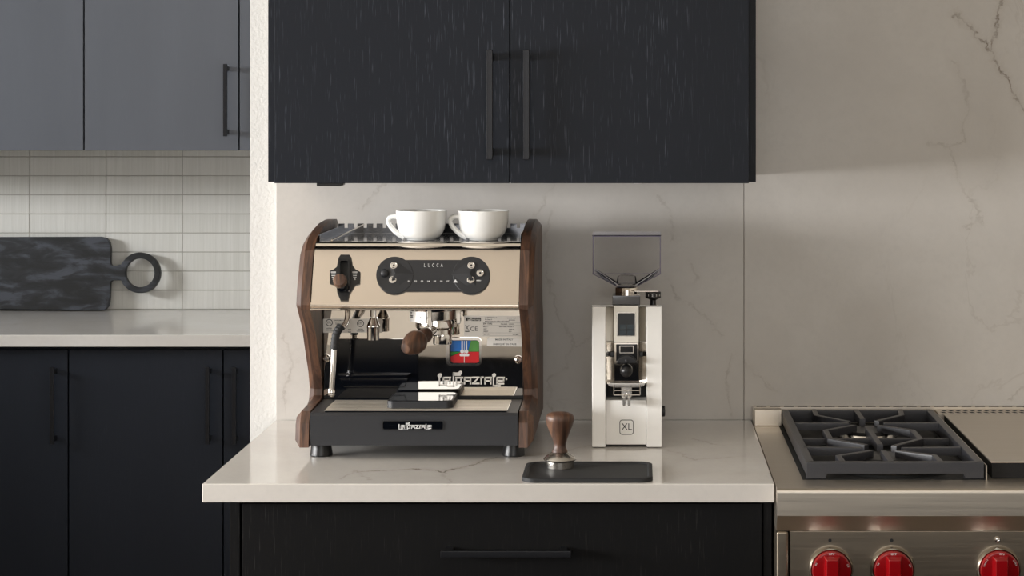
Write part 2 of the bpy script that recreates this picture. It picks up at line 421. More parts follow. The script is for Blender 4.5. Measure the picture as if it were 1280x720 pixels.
# ================================================================== the room
ZF, ZC = -H0, 1.83
XL, XR, YB = -3.6, 3.4, -3.2
struct('floor', box(bm_new(), XL-.2, XR+.2, YB-.2, 6.3, ZF-.1, ZF), 'floor')
struct('ceiling', box(bm_new(), XL-.2, XR+.2, YB-.2, 6.3, ZC, ZC+.1), 'paint')
bm = bm_new()
for y0_, y1_, z0_, z1_ in ((YB-.1, .8, ZF, ZC), (3.15, 3.45, ZF, ZC), (5.2, 6.2, ZF, ZC), (.8, 3.15, ZF, .10), (.8, 3.15, .80, ZC), (3.45, 5.2, ZF, .56), (3.45, 5.2, 1.5, ZC)):
    box(bm, XL-.12, XL, y0_, y1_, z0_, z1_)
struct('wall_left', bm, 'paint')
struct('wall_right', box(bm_new(), XR, XR+.12, YB-.1, 6.2, ZF, ZC), 'paint')
bm = bm_new()
box(bm, XL, -1.25, YB-.12, YB, ZF, ZC); box(bm, 1.85, XR, YB-.12, YB, ZF, ZC)
box(bm, -1.25, 1.85, YB-.12, YB, ZF, -.05); box(bm, -1.25, 1.85, YB-.12, YB, 1.55, ZC)
struct('wall_rear', bm, 'paint')
def window(name, axis, a0, a1, z0, z1, at):
    bm = bm_new(); t = .05
    def bx(p0, p1, q0, q1):
        if axis == 'x': box(bm, at-.09, at-.03, p0, p1, q0, q1, .004)
        else: box(bm, p0, p1, at-.09, at-.03, q0, q1, .004)
    bx(a0, a0+t, z0, z1); bx(a1-t, a1, z0, z1); bx(a0, a1, z0, z0+t); bx(a0, a1, z1-t, z1)
    mid = (a0+a1)/2; bx(mid-t/2, mid+t/2, z0, z1)
    return struct(name, bm, 'enamel')
window('window_1', 'x', .8, 3.15, .10, .80, XL)
window('window_3', 'x', 3.45, 5.2, .56, 1.5, XL)
window('window_2', 'y', -1.25, 1.85, -.05, 1.55, YB)

# centre wall: plaster core, stone slabs hung on it
bm = bm_new()
box(bm, -.7236, XR, 3.96, 4.10, ZF, ZC)
wc = struct('wall_center', bm, 'plaster')
bm = bm_new(); box(bm, -.6716, .1972, 3.94, 3.96, -.0, 1.79, .0008); obj('backsplash_slab', bm, 'marble_wall', wc)
bm = bm_new(); box(bm, .1980, 2.4, 3.94, 3.96, -.0, 1.79, .0008); obj('backsplash_slab', bm, 'marble_wall', wc)
# added light-blocking stub, then the alcove walls
struct('light_block_stub', box(bm_new(), XL, -1.75, 3.96, 4.10, ZF, ZC), 'plaster')  # unseen stub added to keep the left window's light off the alcove
bm = bm_new(); box(bm, XL, -.60, 6.0718, 6.2, ZF, ZC); wa = struct('wall_alcove', bm, 'grout')
struct('wall_alcove_side', box(bm_new(), -.72, -.60, 4.10, 6.08, ZF, ZC), 'plaster')
tw, th = .2186, .0546
tproto = bm_new(); box(tproto, 0, tw-.0022, 6.07, 6.0735, 0, th-.0022, .0009)
xj = (37-PX)*6.07/F; zj = CAMZ-(386.6-PY)*6.07/F
first = None
for ci in range(-2, 5):
    for ri in range(0, 9):
        x0 = xj+(ci-1)*tw+.0011; z0 = zj+ri*th+.0011
        wdt = tw-.0022
        if x0+wdt > -.73: continue
        if first is None:
            first = obj('tile', tproto, 'tile', wa); tloc = Vector(first.location)
            d0 = Vector((x0, 0, z0)); first.location = d0
        else:
            t = first.copy(); C.objects.link(t); t.location = Vector((x0, random.uniform(-.0004, .0004), z0))
# light strip of white crown over the tile is hidden by cabinets: nothing to build

# ================================================================== cabinets
def bar_handle(parent, cx, cy_front, cz, length, vertical, sub):
    """bar on two posts; cy_front = front plane of the door"""
    y0 = cy_front-.034; bm = bm_new(); h = length/2; w2 = .0052
    if vertical:
        box(bm, cx-w2, cx+w2, y0, y0+.010, cz-h, cz+h, .0012)
        for s in (-1, 1): box(bm, cx-w2, cx+w2, y0+.008, cy_front+.0005, cz+s*(h-.012)-.006*(1), cz+s*(h-.012)+.006, .001)
    else:
        box(bm, cx-h, cx+h, y0, y0+.010, cz-w2, cz+w2, .0012)
        for s in (-1, 1): box(bm, cx+s*(h-.012)-.006, cx+s*(h-.012)+.006, y0+.008, cy_front+.0005, cz-w2, cz+w2, .001)
    return obj('handle', bm, 'handle', sub)

# main upper cabinet
t = thing('wall_cabinet', (-.2135, 3.77, .4543), 'black-stained oak wall cabinet with two doors, above the espresso machine and grinder', 'cabinet')
bm = bm_new(); box(bm, -.628, .2012, 3.604, 3.9395, .4543, 1.5, .0008); obj('carcass', bm, 'oak_black', t)
for x0, x1, hx in ((-.6135, -.2165, -.2477), (-.2145, .188, -.1862)):
    bm = bm_new(); box(bm, x0, x1, 3.58, 3.602, .4530, 1.498, .0009)
    d = obj('door', bm, 'oak_black', t); bar_handle(t, hx, 3.58, .5855, .184, True, d)
bm = bm_new(); box(bm, -.545, -.503, 3.60, 3.63, .4470, .4530, .001); box(bm, -.507, -.500, 3.604, 3.626, .4488, .4530, .001)
obj('sensor', bm, 'plastic_dark', t, label='small black box under the cabinet floor')
bm = bm_new(); lathe(bm, [(.0, -.004), (.007, -.0035), (.010, 0), (.010, .004)], (.0008, 3.72, .4510)); obj('puck', bm, 'enamel', t, label='small white round stud under the cabinet')

# main base cabinet
t = thing('base_cabinet', (-.214, 3.63, ZF), 'black-stained oak base cabinet with drawers under the centre worktop', 'cabinet')
bm = bm_new(); box(bm, -.637, .2095, 3.330, 3.94, ZF+.10, -.0300, .0008); box(bm, -.60, .18, 3.40, 3.90, ZF, ZF+.10)
obj('carcass', bm, 'oak_black_low', t)
bm = bm_new(); box(bm, -.6370, -.6215, 3.313, 3.3295, ZF+.10, -.034, .0008); obj('stile', bm, 'oak_black_low', t)
bm = bm_new(); box(bm, .1965, .2095, 3.313, 3.3295, ZF+.10, -.034, .0008); obj('stile', bm, 'oak_black_low', t)
for z1, z0 in ((-.0377, -.300), (-.303, -.555), (-.558, -.812)):
    bm = bm_new(); box(bm, -.6172, .1937, 3.31, 3.3295, z0, z1, .0009)
    d = obj('drawer', bm, 'oak_black_low', t)
    bar_handle(t, -.2035, 3.31, (-.1095 if z1 > -.1 else z1-.072), .202, False, d)

bm = bm_new(); box(bm, -.6725, .2115, 3.275, 3.9395, -.0290, 0, .0016, 3)
tag(obj('worktop', bm, 'marble_top'), 'pale veined stone worktop carrying the espresso machine and grinder', 'worktop')

# alcove base cabinets
DX = [(-2.66, -2.262), (-2.258, -1.861), (-1.857, -1.4595), (-1.4555, -1.0635), (-1.0595, -.735)]
t = thing('base_cabinet', (-1.7, 5.75, ZF), 'dark oak base cabinets under the alcove worktop, in shade on the left', 'cabinet')
bm = bm_new(); box(bm, -2.67, -.735, 5.455, 6.069, ZF+.10, -.0315); box(bm, -2.67, -.735, 5.53, 6.04, ZF, ZF+.10); obj('carcass', bm, 'oak_alcove', t)
for i, (x0, x1) in enumerate(DX):
    bm = bm_new(); box(bm, x0, x1, 5.43, 5.453, ZF+.105, -.042, .001); d = obj('door', bm, 'oak_alcove', t)
    hx = x1-.032 if i != 4 else x0+.032
    bar_handle(t, hx, 5.43, -.180, .196, True, d)
bm = bm_new(); box(bm, -2.70, -.735, 5.40, 6.0695, -.0305, 0, .0016, 3)
tag(obj('worktop', bm, 'marble_top'), 'pale stone worktop in the alcove under the chopping board', 'worktop')
# alcove wall cabinets
t = thing('wall_cabinet', (-1.7, 5.87, .464), 'black-stained oak wall cabinets over the tiled alcove, paler tone standing for window light', 'cabinet')
bm = bm_new(); box(bm, -2.67, -.735, 5.684, 6.066, .4640, 1.40); obj('carcass', bm, 'oak_black_lit', t)
UX = [(-2.30, -1.892), (-1.888, -1.4800), (-1.4755, -1.0660), (-1.0615, -.738)]
for i, (x0, x1) in enumerate(UX):
    bm = bm_new(); box(bm, x0, x1, 5.66, 5.682, .4640, 1.398, .001); d = obj('door', bm, 'oak_black_lit', t)
    if i in (1, 2): bar_handle(t, (-1.0665-.0285) if i == 2 else x0+.03, 5.66, .5985, .192, True, d)

# kitchen island, seen only mirrored in the polished steel
t = thing('kitchen_island', (.1, 1.65, ZF), 'dark kitchen island with pale stone top, mirrored in the steel back of the espresso machine', 'island')
bm = bm_new(); box(bm, -1.35, 1.7, 1.10, 2.09, ZF, -.0305, .001); obj('carcass', bm, 'oak_black', t)
bm = bm_new(); box(bm, -1.39, 1.74, 1.06, 2.13, -.030, 0, .0016); obj('stone_top', bm, 'stone_matte', t)

# ================================================================== chopping board
bm = bm_new(); PLB = (6.03, 0, .10)
def board_loop():
    """paddle outline with ring handle, drawn as one outer loop in image points"""
    o = []
    o += [(-62, 386), (-66, 382), (-66, 302), (-62, 296.5)]
    o += [(128, 296), (134, 297.5), (137.5, 302), (139, 310), (139, 330)]
    o += [(141, 332.3), (146.5, 332.6), (150.0, 331.0)]
    cx, cy, r = 175.6, 341.0, 25.4
    a0 = math.radians(180+22); a1 = math.radians(180-22+360)
    for i in range(45):
        a = a0+(a1-a0)*i/44; o.append((cx+r*math.cos(a), cy+r*math.sin(a)))
    o += [(146.5, 350.4), (141, 350.8), (138.6, 353), (138.0, 372), (136.5, 382), (132, 387.5), (126, 388.3)]
    return o
outer = board_loop()
# solid with a hole: two faces filled by triangulation
def holed(bm, outer, hole, pl, o0, o1, bev=.0022):
    rows = []
    for off in (o1, o0):
        A = [bm.verts.new(up(x, y, pl, off)) for x, y in outer]; B = [bm.verts.new(up(x, y, pl, off)) for x, y in hole]
        es = [bm.edges.new((A[i], A[(i+1) % len(A)])) for i in range(len(A))]+[bm.edges.new((B[i], B[(i+1) % len(B)])) for i in range(len(B))]
        bmesh.ops.triangle_fill(bm, edges=es, use_beauty=True); rows.append((A, B, es))
    for k in (0, 1):
        a, b = rows[0][k], rows[1][k]
        for i in range(len(a)):
            j = (i+1) % len(a); bm.faces.new((a[i], a[j], b[j], b[i]))
    bmesh.ops.recalc_face_normals(bm, faces=bm.faces[:])
    if bev: bmesh.ops.bevel(bm, geom=[e for e in rows[0][2] if e.is_valid], offset=bev, segments=3, affect='EDGES', profile=.5)
holed(bm, outer, circ(175.6, 341.0, 18.0, 40), PLB, -.009, .009)
tag(obj('chopping_board', bm, 'charred'), 'black charred wooden paddle board with ring handle leaning on the tiles', 'chopping board')

# ================================================================== espresso machine
em = thing('espresso_machine', (-.37, 3.69, 0), 'polished steel and black espresso machine with walnut side panels', 'espresso machine')
XI0, XI1 = -.5427, -.1960
prof = [(3.497, .020), (3.503, .060), (3.518, .0775), (3.633, .0810), (3.648, .0860), (3.652, .0960), (3.640, .120), (3.607, .158), (3.574, .200), (3.512, .246),
        (3.509, .254), (3.516, .280), (3.530, .303), (3.553, .3414), (3.587, .3590), (3.640, .3705), (3.710, .3780), (3.780, .3805), (3.826, .3795), (3.838, .3740),
        (3.842, .330), (3.850, .275), (3.852, .24), (3.887, .205), (3.887, .020)]
def wood_panel(xin, xout):
    """profile plate; the outer face is inset to give the broad chamfer"""
    bm = bm_new(); s = 1 if xout > xin else -1; n = len(prof)
    cy = sum(p[0] for p in prof)/n
    P = [Vector(p) for p in prof]
    def inset(d):
        out = []
        for i in range(n):
            a, b, c = P[i-1], P[i], P[(i+1) % n]
            n1 = Vector((-(b-a).y, (b-a).x)).normalized(); n2 = Vector((-(c-b).y, (c-b).x)).normalized()
            m = (n1+n2)
            m = m.normalized() if m.length > 1e-4 else n1
            k = min(1.5, 1/max(.5, m.dot(n1))); out.append(b+m*d*k)
        return out
    # orientation test so the inset goes inward
    ar = sum(P[i-1].x*P[i].y-P[i].x*P[i-1].y for i in range(n)); sg = 1 if ar > 0 else -1
    xmid = xin+(xout-xin)*.62
    loops = [[(xin, p.x, p.y) for p in P], [(xmid, p.x, p.y) for p in P], [(xout, p.x, p.y) for p in inset(.011*sg)]]
    V = [[bm.verts.new(q) for q in L] for L in loops]
    fs = [bm.faces.new(V[0]), bm.faces.new(V[2])]
    for a, b in ((V[0], V[1]), (V[1], V[2])):
        for i in range(n): fs.append(bm.faces.new((a[i], a[(i+1) % n], b[(i+1) % n], b[i])))
    bmesh.ops.recalc_face_normals(bm, faces=fs)
    bmesh.ops.bevel(bm, geom=[e for e in V[1][0].link_edges if False], offset=.001, segments=1, affect='EDGES')
    return bm
obj('side_panel', wood_panel(XI0, -.5665), 'walnut', em, 25)
obj('side_panel', wood_panel(XI1, -.1725), 'walnut', em, 25)
x0, x1 = XI0+.0012, XI1-.0012
# base
bm = bm_new()
prism_x(bm, [(3.5005, .023), (3.5005, .072), (3.5045, .0765), (3.648, .0790), (3.648, .023)], x0+.001, x1-.001, 0)
base = obj('drip_tray_housing', bm, 'plastic', em, 20)
BP = (3.5005, 0, 0)
bm = bm_new(); slab(bm, rrect(478.5, 554, 526.3, 537.0, 2.5), BP, -.001, .0006); bg = obj('badge', bm, 'gloss_black', em)
bm = bm_new(); frame_ring(bm, rrect(477.6, 554.9, 525.5, 537.8, 3.0), rrect(478.8, 553.7, 526.6, 536.7, 2.4), BP, 0, .0016); obj('badge_frame', bm, 'plastic_dark', bg)
LOGO = [((120, 120), (120, 288)), ((120, 276), (232, 276)), ((183, 155), (300, 155)), ((287, 155), (287, 250)), ((185, 155), (185, 250)), ((185, 205), (287, 205)),
        ((185, 245), (240, 245)), ((245, 291), (357, 291)), ((345, 291), (345, 78)), ((345, 85), (402, 85)), ((398, 92), (455, 62)), ((345, 112), (455, 112)),
        ((390, 155), (390, 284)), ((378, 155), (494, 155)), ((466, 155), (466, 250)), ((402, 247), (478, 247)),
        ((520, 155), (630, 155)), ((617, 155), (617, 255)), ((522, 155), (522, 255)), ((522, 207), (617, 207)),
        ((645, 152), (755, 152)), ((740, 160), (660, 240)), ((645, 248), (757, 248)), ((787, 148), (787, 256)), ((787, 150), (822, 150)),
        ((850, 155), (955, 155)), ((942, 155), (942, 255)), ((850, 155), (850, 255)), ((850, 207), (942, 207)),
        ((985, 115), (985, 290)), ((985, 285), (1092, 285)), ((1040, 155), (1160, 155)), ((1040, 155), (1040, 258)), ((1147, 155), (1147, 208)), ((1040, 205), (1147, 205)), ((1040, 252), (1150, 252))]
def logo(bm, X0, Y0, k, pl, o0, o1, th=24, dots=True):
    """X0, Y0 = image point of logo origin, k = image px per drawing unit"""
    h = th/2
    for (ax, ay), (bx_, by) in LOGO:
        d = Vector((bx_-ax, by-ay)); d.normalize(); nn = Vector((-d.y, d.x))*h; e = d*h*.0
        q = [Vector((ax, ay))-d*h*.5+nn, Vector((bx_, by))+d*h*.5+nn, Vector((bx_, by))+d*h*.5-nn, Vector((ax, ay))-d*h*.5-nn]
        slab(bm, [(X0+v.x*k, Y0+v.y*k) for v in q], pl, o0, o1)
    if dots:
        for cx, cy, r in ((125, 120, 34), (452, 78, 30), (993, 115, 30)): slab(bm, [(X0+x*k, Y0+y*k) for x, y in circ(cx, cy, r, 16)], pl, o0, o1*1.1)
bm = bm_new(); logo(bm, 494.2, 525.6, .0390, BP, .0006, .0012, 26, False); obj('badge_lettering', bm, 'white_print', bg, 0)
# drip grate: frame plus steel wires
bm = bm_new(); box(bm, -.5180, -.2165, 3.512, 3.632, .0770, .0792); g = obj('drip_grate', bm, 'gloss_black', em)
gt = .0798
bm = bm_new()
nw = 10
for i in range(nw):
    y = 3.5150+i*(3.630-3.5150)/(nw-1); box(bm, -.5180, -.2165, y-.0038, y+.0038, gt-.0010, gt, .0002, 1)
obj('grate_bars', bm, 'grate_steel', g)
bm = bm_new()
for i in range(7): box(bm, -.5180+i*.3015/6-.001, -.5180+i*.3015/6+.001, 3.5125, 3.633, gt-.0024, gt-.0004)
obj('grate_ribs', bm, 'satin', g)
# feet
for fx in (-.528, -.207):
    for fy in (3.541, 3.85):
        bm = bm_new(); lathe(bm, [(.0180, 0), (.0190, .002), (.0175, .012), (.0155, .024)], (fx, fy, 0)); obj('foot', bm, 'plastic_dark', em)
# body and mirror back
bm = bm_new(); box(bm, x0, x1, 3.6600, 3.845, .023, .262); box(bm, x0, x1, 3.575, 3.836, .262, .340); obj('body', bm, 'plastic_dark', em)
MB = (3.655, 0, 0)
bm = bm_new(); box(bm, x0+.0006, x1-.0006, 3.6550, 3.6595, .0840, .2550, .0006); back = obj('back_plate', bm, 'mirror_back', em)
# water tank door
bm = bm_new(); TD = (3.648, 0, 0)
slab(bm, rrect(415.5, 522.5, 424.0, 499.0, 1.8), TD, -.0065, 0, .0008); td = obj('tank_door', bm, 'gloss_black', em)
bm = bm_new()
prof_l = [(422, 466.8), (470, 466.2), (513, 466.8), (508, 470.6), (500, 472.4), (436, 472.4), (427, 470.6)]
loft(bm, [up(x, y, TD, .0085) for x, y in prof_l], [up(x, y, TD, -.001) for x, y in prof_l], .0012); obj('grip_ledge', bm, 'gloss_black', td)
bm = bm_new(); slab(bm, [(425, 473), (510, 473), (506, 484), (430, 484)], TD, -.001, .0022, .001); obj('grip_panel', bm, 'gloss_black', td)
# head: polished shell
HP = (3.5125, .2500, (3.5555-3.5125)/(.3414-.2500))
shell = [(3.5120, .2490), (3.5105, .2515), (3.5105, .2545), (3.5125, .2580)]
for i in range(0, 8):
    f = i/7; z = .2580+(.3380-.2580)*f; shell.append((3.5125+HP[2]*(z-.25)*(.97+.03*f)-.0018*math.sin(math.pi*f)+.0010, z))
shell += [(3.5610, .3440), (3.5680, .3475)]
inner = [(3.5760, .3440), (3.5620, .3330), (3.5220, .2490)]
bm = bm_new(); prism_x(bm, shell+inner, x0, x1); head = obj('front_fascia', bm, 'head_steel', em, 30)
bm = bm_new(); prism_x(bm, [(3.5095, .2450), (3.5075, .2465), (3.5095, .2482), (3.60, .2482), (3.60, .2450)], x0, x1); obj('fascia_lip', bm, 'head_steel', em, 30)
bm = bm_new(); box(bm, x0, x1, 3.545, 3.655, .2515, .2560); obj('head_underside', bm, 'mirror', em)
# cup tray
bm = bm_new(); pr = [(3.5680, .3475)]
for i in range(9):
    a = math.radians(200-110*i/8); pr.append((3.5790+.0105*math.cos(a), .3440+.0105*math.sin(a)))
pr = [(3.5690, .3470), (3.5695, .3500), (3.5715, .3525), (3.5750, .3540), (3.5800, .3545), (3.5940, .3545), (3.5940, .3470)]
prism_x(bm, pr, x0, x1); tray = obj('cup_tray', bm, 'mirror', em, 40)
bm = bm_new()
for i in range(7):
    cx = -.4985+i*.0430
    box(bm, cx-.0155, cx+.0155, 3.5800, 3.5828, .3543, .35475)
obj('tray_slot', bm, 'dark', tray, stuff=True)
for sx in (x0+.002, x1-.002):
    bm = bm_new(); box(bm, sx-.0012, sx+.0012, 3.60, 3.815, .3546, .3660, .0004); obj('side_guard', bm, 'tray_floor', tray)
# rear guard with notches
bm = bm_new(); box(bm, x0, x1, 3.8150, 3.8168, .3546, .3640)
nx = 20; pw = (x1-x0)/nx
for i in range(nx):
    a = x0+i*pw; box(bm, a+.0030, a+pw-.0030, 3.8150, 3.8168, .3640, .3718)
obj('rear_guard', bm, 'tray_floor', tray)
bm = bm_new(); box(bm, x0, x1, 3.5942, 3.8180, .3470, .3545); obj('tray_floor', bm, 'tray_floor', tray)
bm = bm_new(); tube(bm, [(-.517, 3.585, .3562), (-.492, 3.813, .3700)], .0016, 8); obj('guard_wire', bm, 'mirror', tray)

# control pod
bm = bm_new(); LCX, RCX, CY, RR = 493.8, 589.6, 345.3, 23.3
slab(bm, [(LCX, 326.0), (RCX, 326.0), (RCX, 364.8), (LCX, 364.8)], HP, -.002, .0048, .0008)
pod = obj('control_panel', bm, 'plastic', em)
for cx in (LCX, RCX):
    bm = bm_new(); slab(bm, circ(cx, CY, RR, 56), HP, -.002, .0054, .0012, 3); obj('end_disc', bm, 'plastic', pod)
for tip, b0 in ((519.0, 500.0), (563.6, 582.5)):
    bm = bm_new(); s = 1 if tip > b0 else -1
    A = [up(b0, 331, HP, .0055), up(tip, 343.8, HP, .0052), up(b0, 358, HP, .0055)]
    top = up(b0-s*5, 344, HP, .0095)
    vs = [bm.verts.new(p) for p in A]+[bm.verts.new(top), bm.verts.new(up(b0-s*12, 331, HP, .0060)), bm.verts.new(up(b0-s*12, 358, HP, .0060))]
    for q in ((0, 1, 3), (1, 2, 3), (0, 3, 4), (2, 5, 3), (4, 3, 5)): bm.faces.new([vs[i] for i in q])
    bmesh.ops.recalc_face_normals(bm, faces=bm.faces[:]); obj('chevron', bm, 'plastic', pod, 0)
nrm = Vector((0, -1, HP[2])).normalized()
for i, (bx_, by) in enumerate(((492.8, 333.7), (491.5, 351.6), (589.4, 333.7), (600.6, 343.2), (588.8, 351.6))):
    bm = bm_new(); o = up(bx_, by, HP, .0045); lathe(bm, [(.0068, 0), (.0068, .0022), (.0060, .0034), (.0048, .0036), (.0044, .0028), (0, .0028)], o, nrm, 24); b = obj('button', bm, 'chrome', pod)
    bm = bm_new(); lathe(bm, [(.0018, .0029), (.0018, .0033), (0, .0033)], o, nrm, 12); obj('button_mark', bm, 'ink', b)
bm = bm_new(); lathe(bm, [(.0071, 0), (.0069, .0022), (.0055, .0045), (.003, .0057), (0, .006)], up(481.4, 343.2, HP, .006), nrm, 24); obj('dome', bm, 'plastic', pod)
bm = bm_new()
for k, ch in enumerate('LUCCA'): text_into(bm, ch, .0088, on(531.2+k*5.35, 333.2, HP, .0055), .0003, sx=.62)
for k in range(7): text_into(bm, '%02d' % (k+1), .0042, on(511.8+k*8.05, 353.2, HP, .0055), .0003)
for q in ([(566.9, 354.6), (572.3, 354.6), (571.2, 352.6), (568.0, 352.6)], [(568.3, 352.8), (570.9, 352.8), (570.1, 351.0), (569.1, 351.0)]): slab(bm, q, HP, .0055, .0058)
text_into(bm, 'MENU', .0028, on(598.6, 352.2, HP, .0055), .0003)
frame_ring(bm, circ(591.5, 343.4, 1.7, 14), circ(591.5, 343.4, 1.1, 14), HP, .0055, .0057)
obj('panel_print', bm, 'white_print', pod, 0, stuff=True)

# steam lever
pl = [(423.5, 323.5), (426.2, 319.3), (437.0, 319.3), (439.5, 322.8), (441.3, 333.0), (445.0, 337.8), (450.8, 341.0), (450.3, 355.5), (444.0, 357.8), (440.0, 364), (437.8, 366.5), (435.2, 376.3), (425.8, 376.3), (422.0, 367.5), (421.0, 360), (417.0, 356.3), (412.5, 355.0), (412.5, 339.6), (417.0, 338.0), (421.3, 334.5)]
bm = bm_new(); slab(bm, pl[::-1], HP, -.001, .0050, .001); lv = obj('steam_lever', bm, 'plastic_dark', em)
bm = bm_new(); frame_ring(bm, rrect(424.2, 438.2, 326.5, 367.0, 2.5), rrect(426.4, 436.0, 329.0, 364.5, 1.5), HP, .0050, .0115); obj('lever_guide', bm, 'gloss_black', lv)
bm = bm_new(); slab(bm, rrect(426.6, 435.8, 329.2, 364.3, 1.4), HP, .0050, .0054); obj('lever_slot', bm, 'dark', lv)
bm = bm_new()
for sx in (417.3, 444.0):
    for k in range(4):
        hw = 3.1-.35*k; slab(bm, [(sx-hw, 341.0+k*2.15), (sx+hw, 341.0+k*2.15), (sx+hw, 341.9+k*2.15-.1*k), (sx-hw, 341.9+k*2.15-.1*k)], HP, .0050, .0053)
    text_into(bm, 'o', .005, on(sx, 350.2, HP, .005), .0003)
obj('lever_marks', bm, 'white_print', lv, 0, stuff=True)
o = up(427.6, 358.3, HP, .008)
bm = bm_new(); lathe(bm, [(.0035, -.003), (.0035, .010)], up(429, 357.0, HP, .006), nrm, 16); lathe(bm, [(.0100, .008), (.0107, .011), (.0107, .014)], o-Vector((0, 0, 0)), nrm, 28); obj('lever_stem', bm, 'chrome', lv)
bm = bm_new(); lathe(bm, [(.0105, .0138), (.0113, .0155), (.0113, .0230), (.0100, .0260), (.0070, .0272), (0, .0274)], o, nrm, 32); obj('lever_knob', bm, 'walnut', lv)

# steam wand
def P(x, y, Y): return Vector(((x-PX)/F*Y, Y, CAMZ-(y-PY)/F*Y))
bm = bm_new(); tube(bm, smooth_path([P(434.5, 384.5, 3.565), P(434.6, 394, 3.56), P(433.4, 402, 3.553), P(429, 408.5, 3.545), P(424, 411, 3.54)]), .0048, 16); wd = obj('steam_wand', bm, 'chrome', em)
bm = bm_new(); g_ = smooth_path([P(426.5, 407.5, 3.542), P(423.2, 412, 3.539), P(420.0, 419, 3.536), P(418.6, 428, 3.534), P(418.0, 437.5, 3.532)], 8)
rr = [.0066+(.0006 if (i % 4) < 2 else 0) for i in range(len(g_))]; tube(bm, g_, rr, 18); obj('rubber_grip', bm, 'rubber', wd)
bm = bm_new(); tube(bm, [P(417.6, 436.5, 3.532), P(416.2, 462, 3.53), P(414.8, 487, 3.528)], [.0053, .0051, .0047], 18)
lathe(bm, [(0, -.0075), (.0035, -.0068), (.0060, -.0035), (.0064, 0), (.0060, .004), (.0047, .0075)], P(414.4, 491, 3.528), (0, 0, 1), 20); obj('wand_pipe', bm, 'chrome', wd)
# hot-water spout
bm = bm_new(); o = P(466.6, 425, 3.585)
lathe(bm, [(.0088, 0), (.0103, .0005), (.0106, .020), (.0112, .0215), (.0112, .0245), (.0104, .0260), (.0055, .0375), (.0050, .039), (.0050, .0560)], o, (0, 0, 1), 32); obj('water_spout', bm, 'chrome', em)


# group head
gx, gy = P(542.5, 392, 3.590).x, 3.590
bm = bm_new(); lathe(bm, [(.0360, .2515), (.0430, .2500), (.0435, .2420), (.0425, .2385), (.0405, .2380), (.0400, .2240), (.0340, .2215)], (gx, gy, 0), (0, 0, 1), 56); gh = obj('group_head', bm, 'chrome', em)
bm = bm_new(); lathe(bm, [(.0315, .2225), (.0330, .2200), (.0330, .2100), (.0300, .2060), (.0300, .1990), (.0280, .1970)], (gx+.002, gy, 0), (0, 0, 1), 48)
lathe(bm, [(.0155, .1990), (.0160, .1965), (.0160, .1830), (.0150, .1815)], (gx+.0155, gy-.012, 0), (0, 0, 1), 32)
pf = obj('portafilter', bm, 'chrome', em)
for ax_, zz in ((-.040, .2215), (.040, .2215)):
    pass
bm = bm_new(); box(bm, gx+.0385, gx+.0455, gy-.010, gy+.008, .2150, .2480, .0015); obj('locking_lug', bm, 'chrome', gh)
bm = bm_new(); box(bm, gx-.0065, gx+.0005, gy-.0475, gy-.040, .2020, .2475, .0015); obj('locking_lug', bm, 'chrome', gh)
# curved white label wrapped on the group
bm = bm_new(); cols = []
for i in range(9):
    a = math.radians(-168+i*8.2); cols.append([bm.verts.new((gx+r*math.cos(a), gy+r*math.sin(a), z)) for r, z in ((.0412, .2395), (.0412, .2200), (.0404, .2200), (.0404, .2395))])
for a, b in zip(cols, cols[1:]):
    for k in range(4): bm.faces.new((a[k], a[(k+1) % 4], b[(k+1) % 4], b[k]))
bm.faces.new(cols[0]); bm.faces.new(cols[-1]); bmesh.ops.recalc_face_normals(bm, faces=bm.faces[:]); lb = obj('warning_label', bm, 'paper', gh)
def oncyl(a_deg, z):
    a = math.radians(a_deg)
    def f(u, v, w_):
        t_ = a+u/.0413; r = .0413+w_; return Vector((gx+r*math.cos(t_), gy+r*math.sin(t_), z+v))
    return f
bm = bm_new()
text_into(bm, 'HOT', .0030, oncyl(-152, .2352), .0002); text_into(bm, 'DO NOT\nTOUCH', .0028, oncyl(-150, .2290), .0002)
c0 = oncyl(-117, .2300)
for q in ([(-.0006, .0045), (.0006, .0045), (.0006, -.001), (-.0006, -.001)], [(-.0018, -.0005), (.0018, -.0005), (.0001, -.0035), (-.0001, -.0035)]):
    loft(bm, [c0(u, v, .0003) for u, v in q], [c0(u, v, 0) for u, v in q])
obj('label_print', bm, 'ink', lb, 0)
# portafilter handle
A = Vector((gx+.0015, gy-.030, .2080)); B = P(507.0, 436.4, 3.462); ax = (B-A); L = ax.length
bm = bm_new(); lathe(bm, [(.0070, 0), (.0075, .018), (.0100, .022), (.0105, .026)], A, ax, 28); obj('handle_ferrule', bm, 'chrome', pf)
bm = bm_new(); hp = [(.0080, .024), (.0112, .030), (.0128, .038), (.0120, .046), (.0098, .053), (.0094, .055), (.0125, .061), (.0165, .069), (.0190, .077), (.0194, .085), (.0182, .095), (.0158, .105), (.0128, .115), (.0098, .1225), (.0068, .1265), (0, .1275)]
k = L/.1275; lathe(bm, [(r, h*k) for r, h in hp], A, ax, 36); obj('wooden_handle', bm, 'walnut', pf)

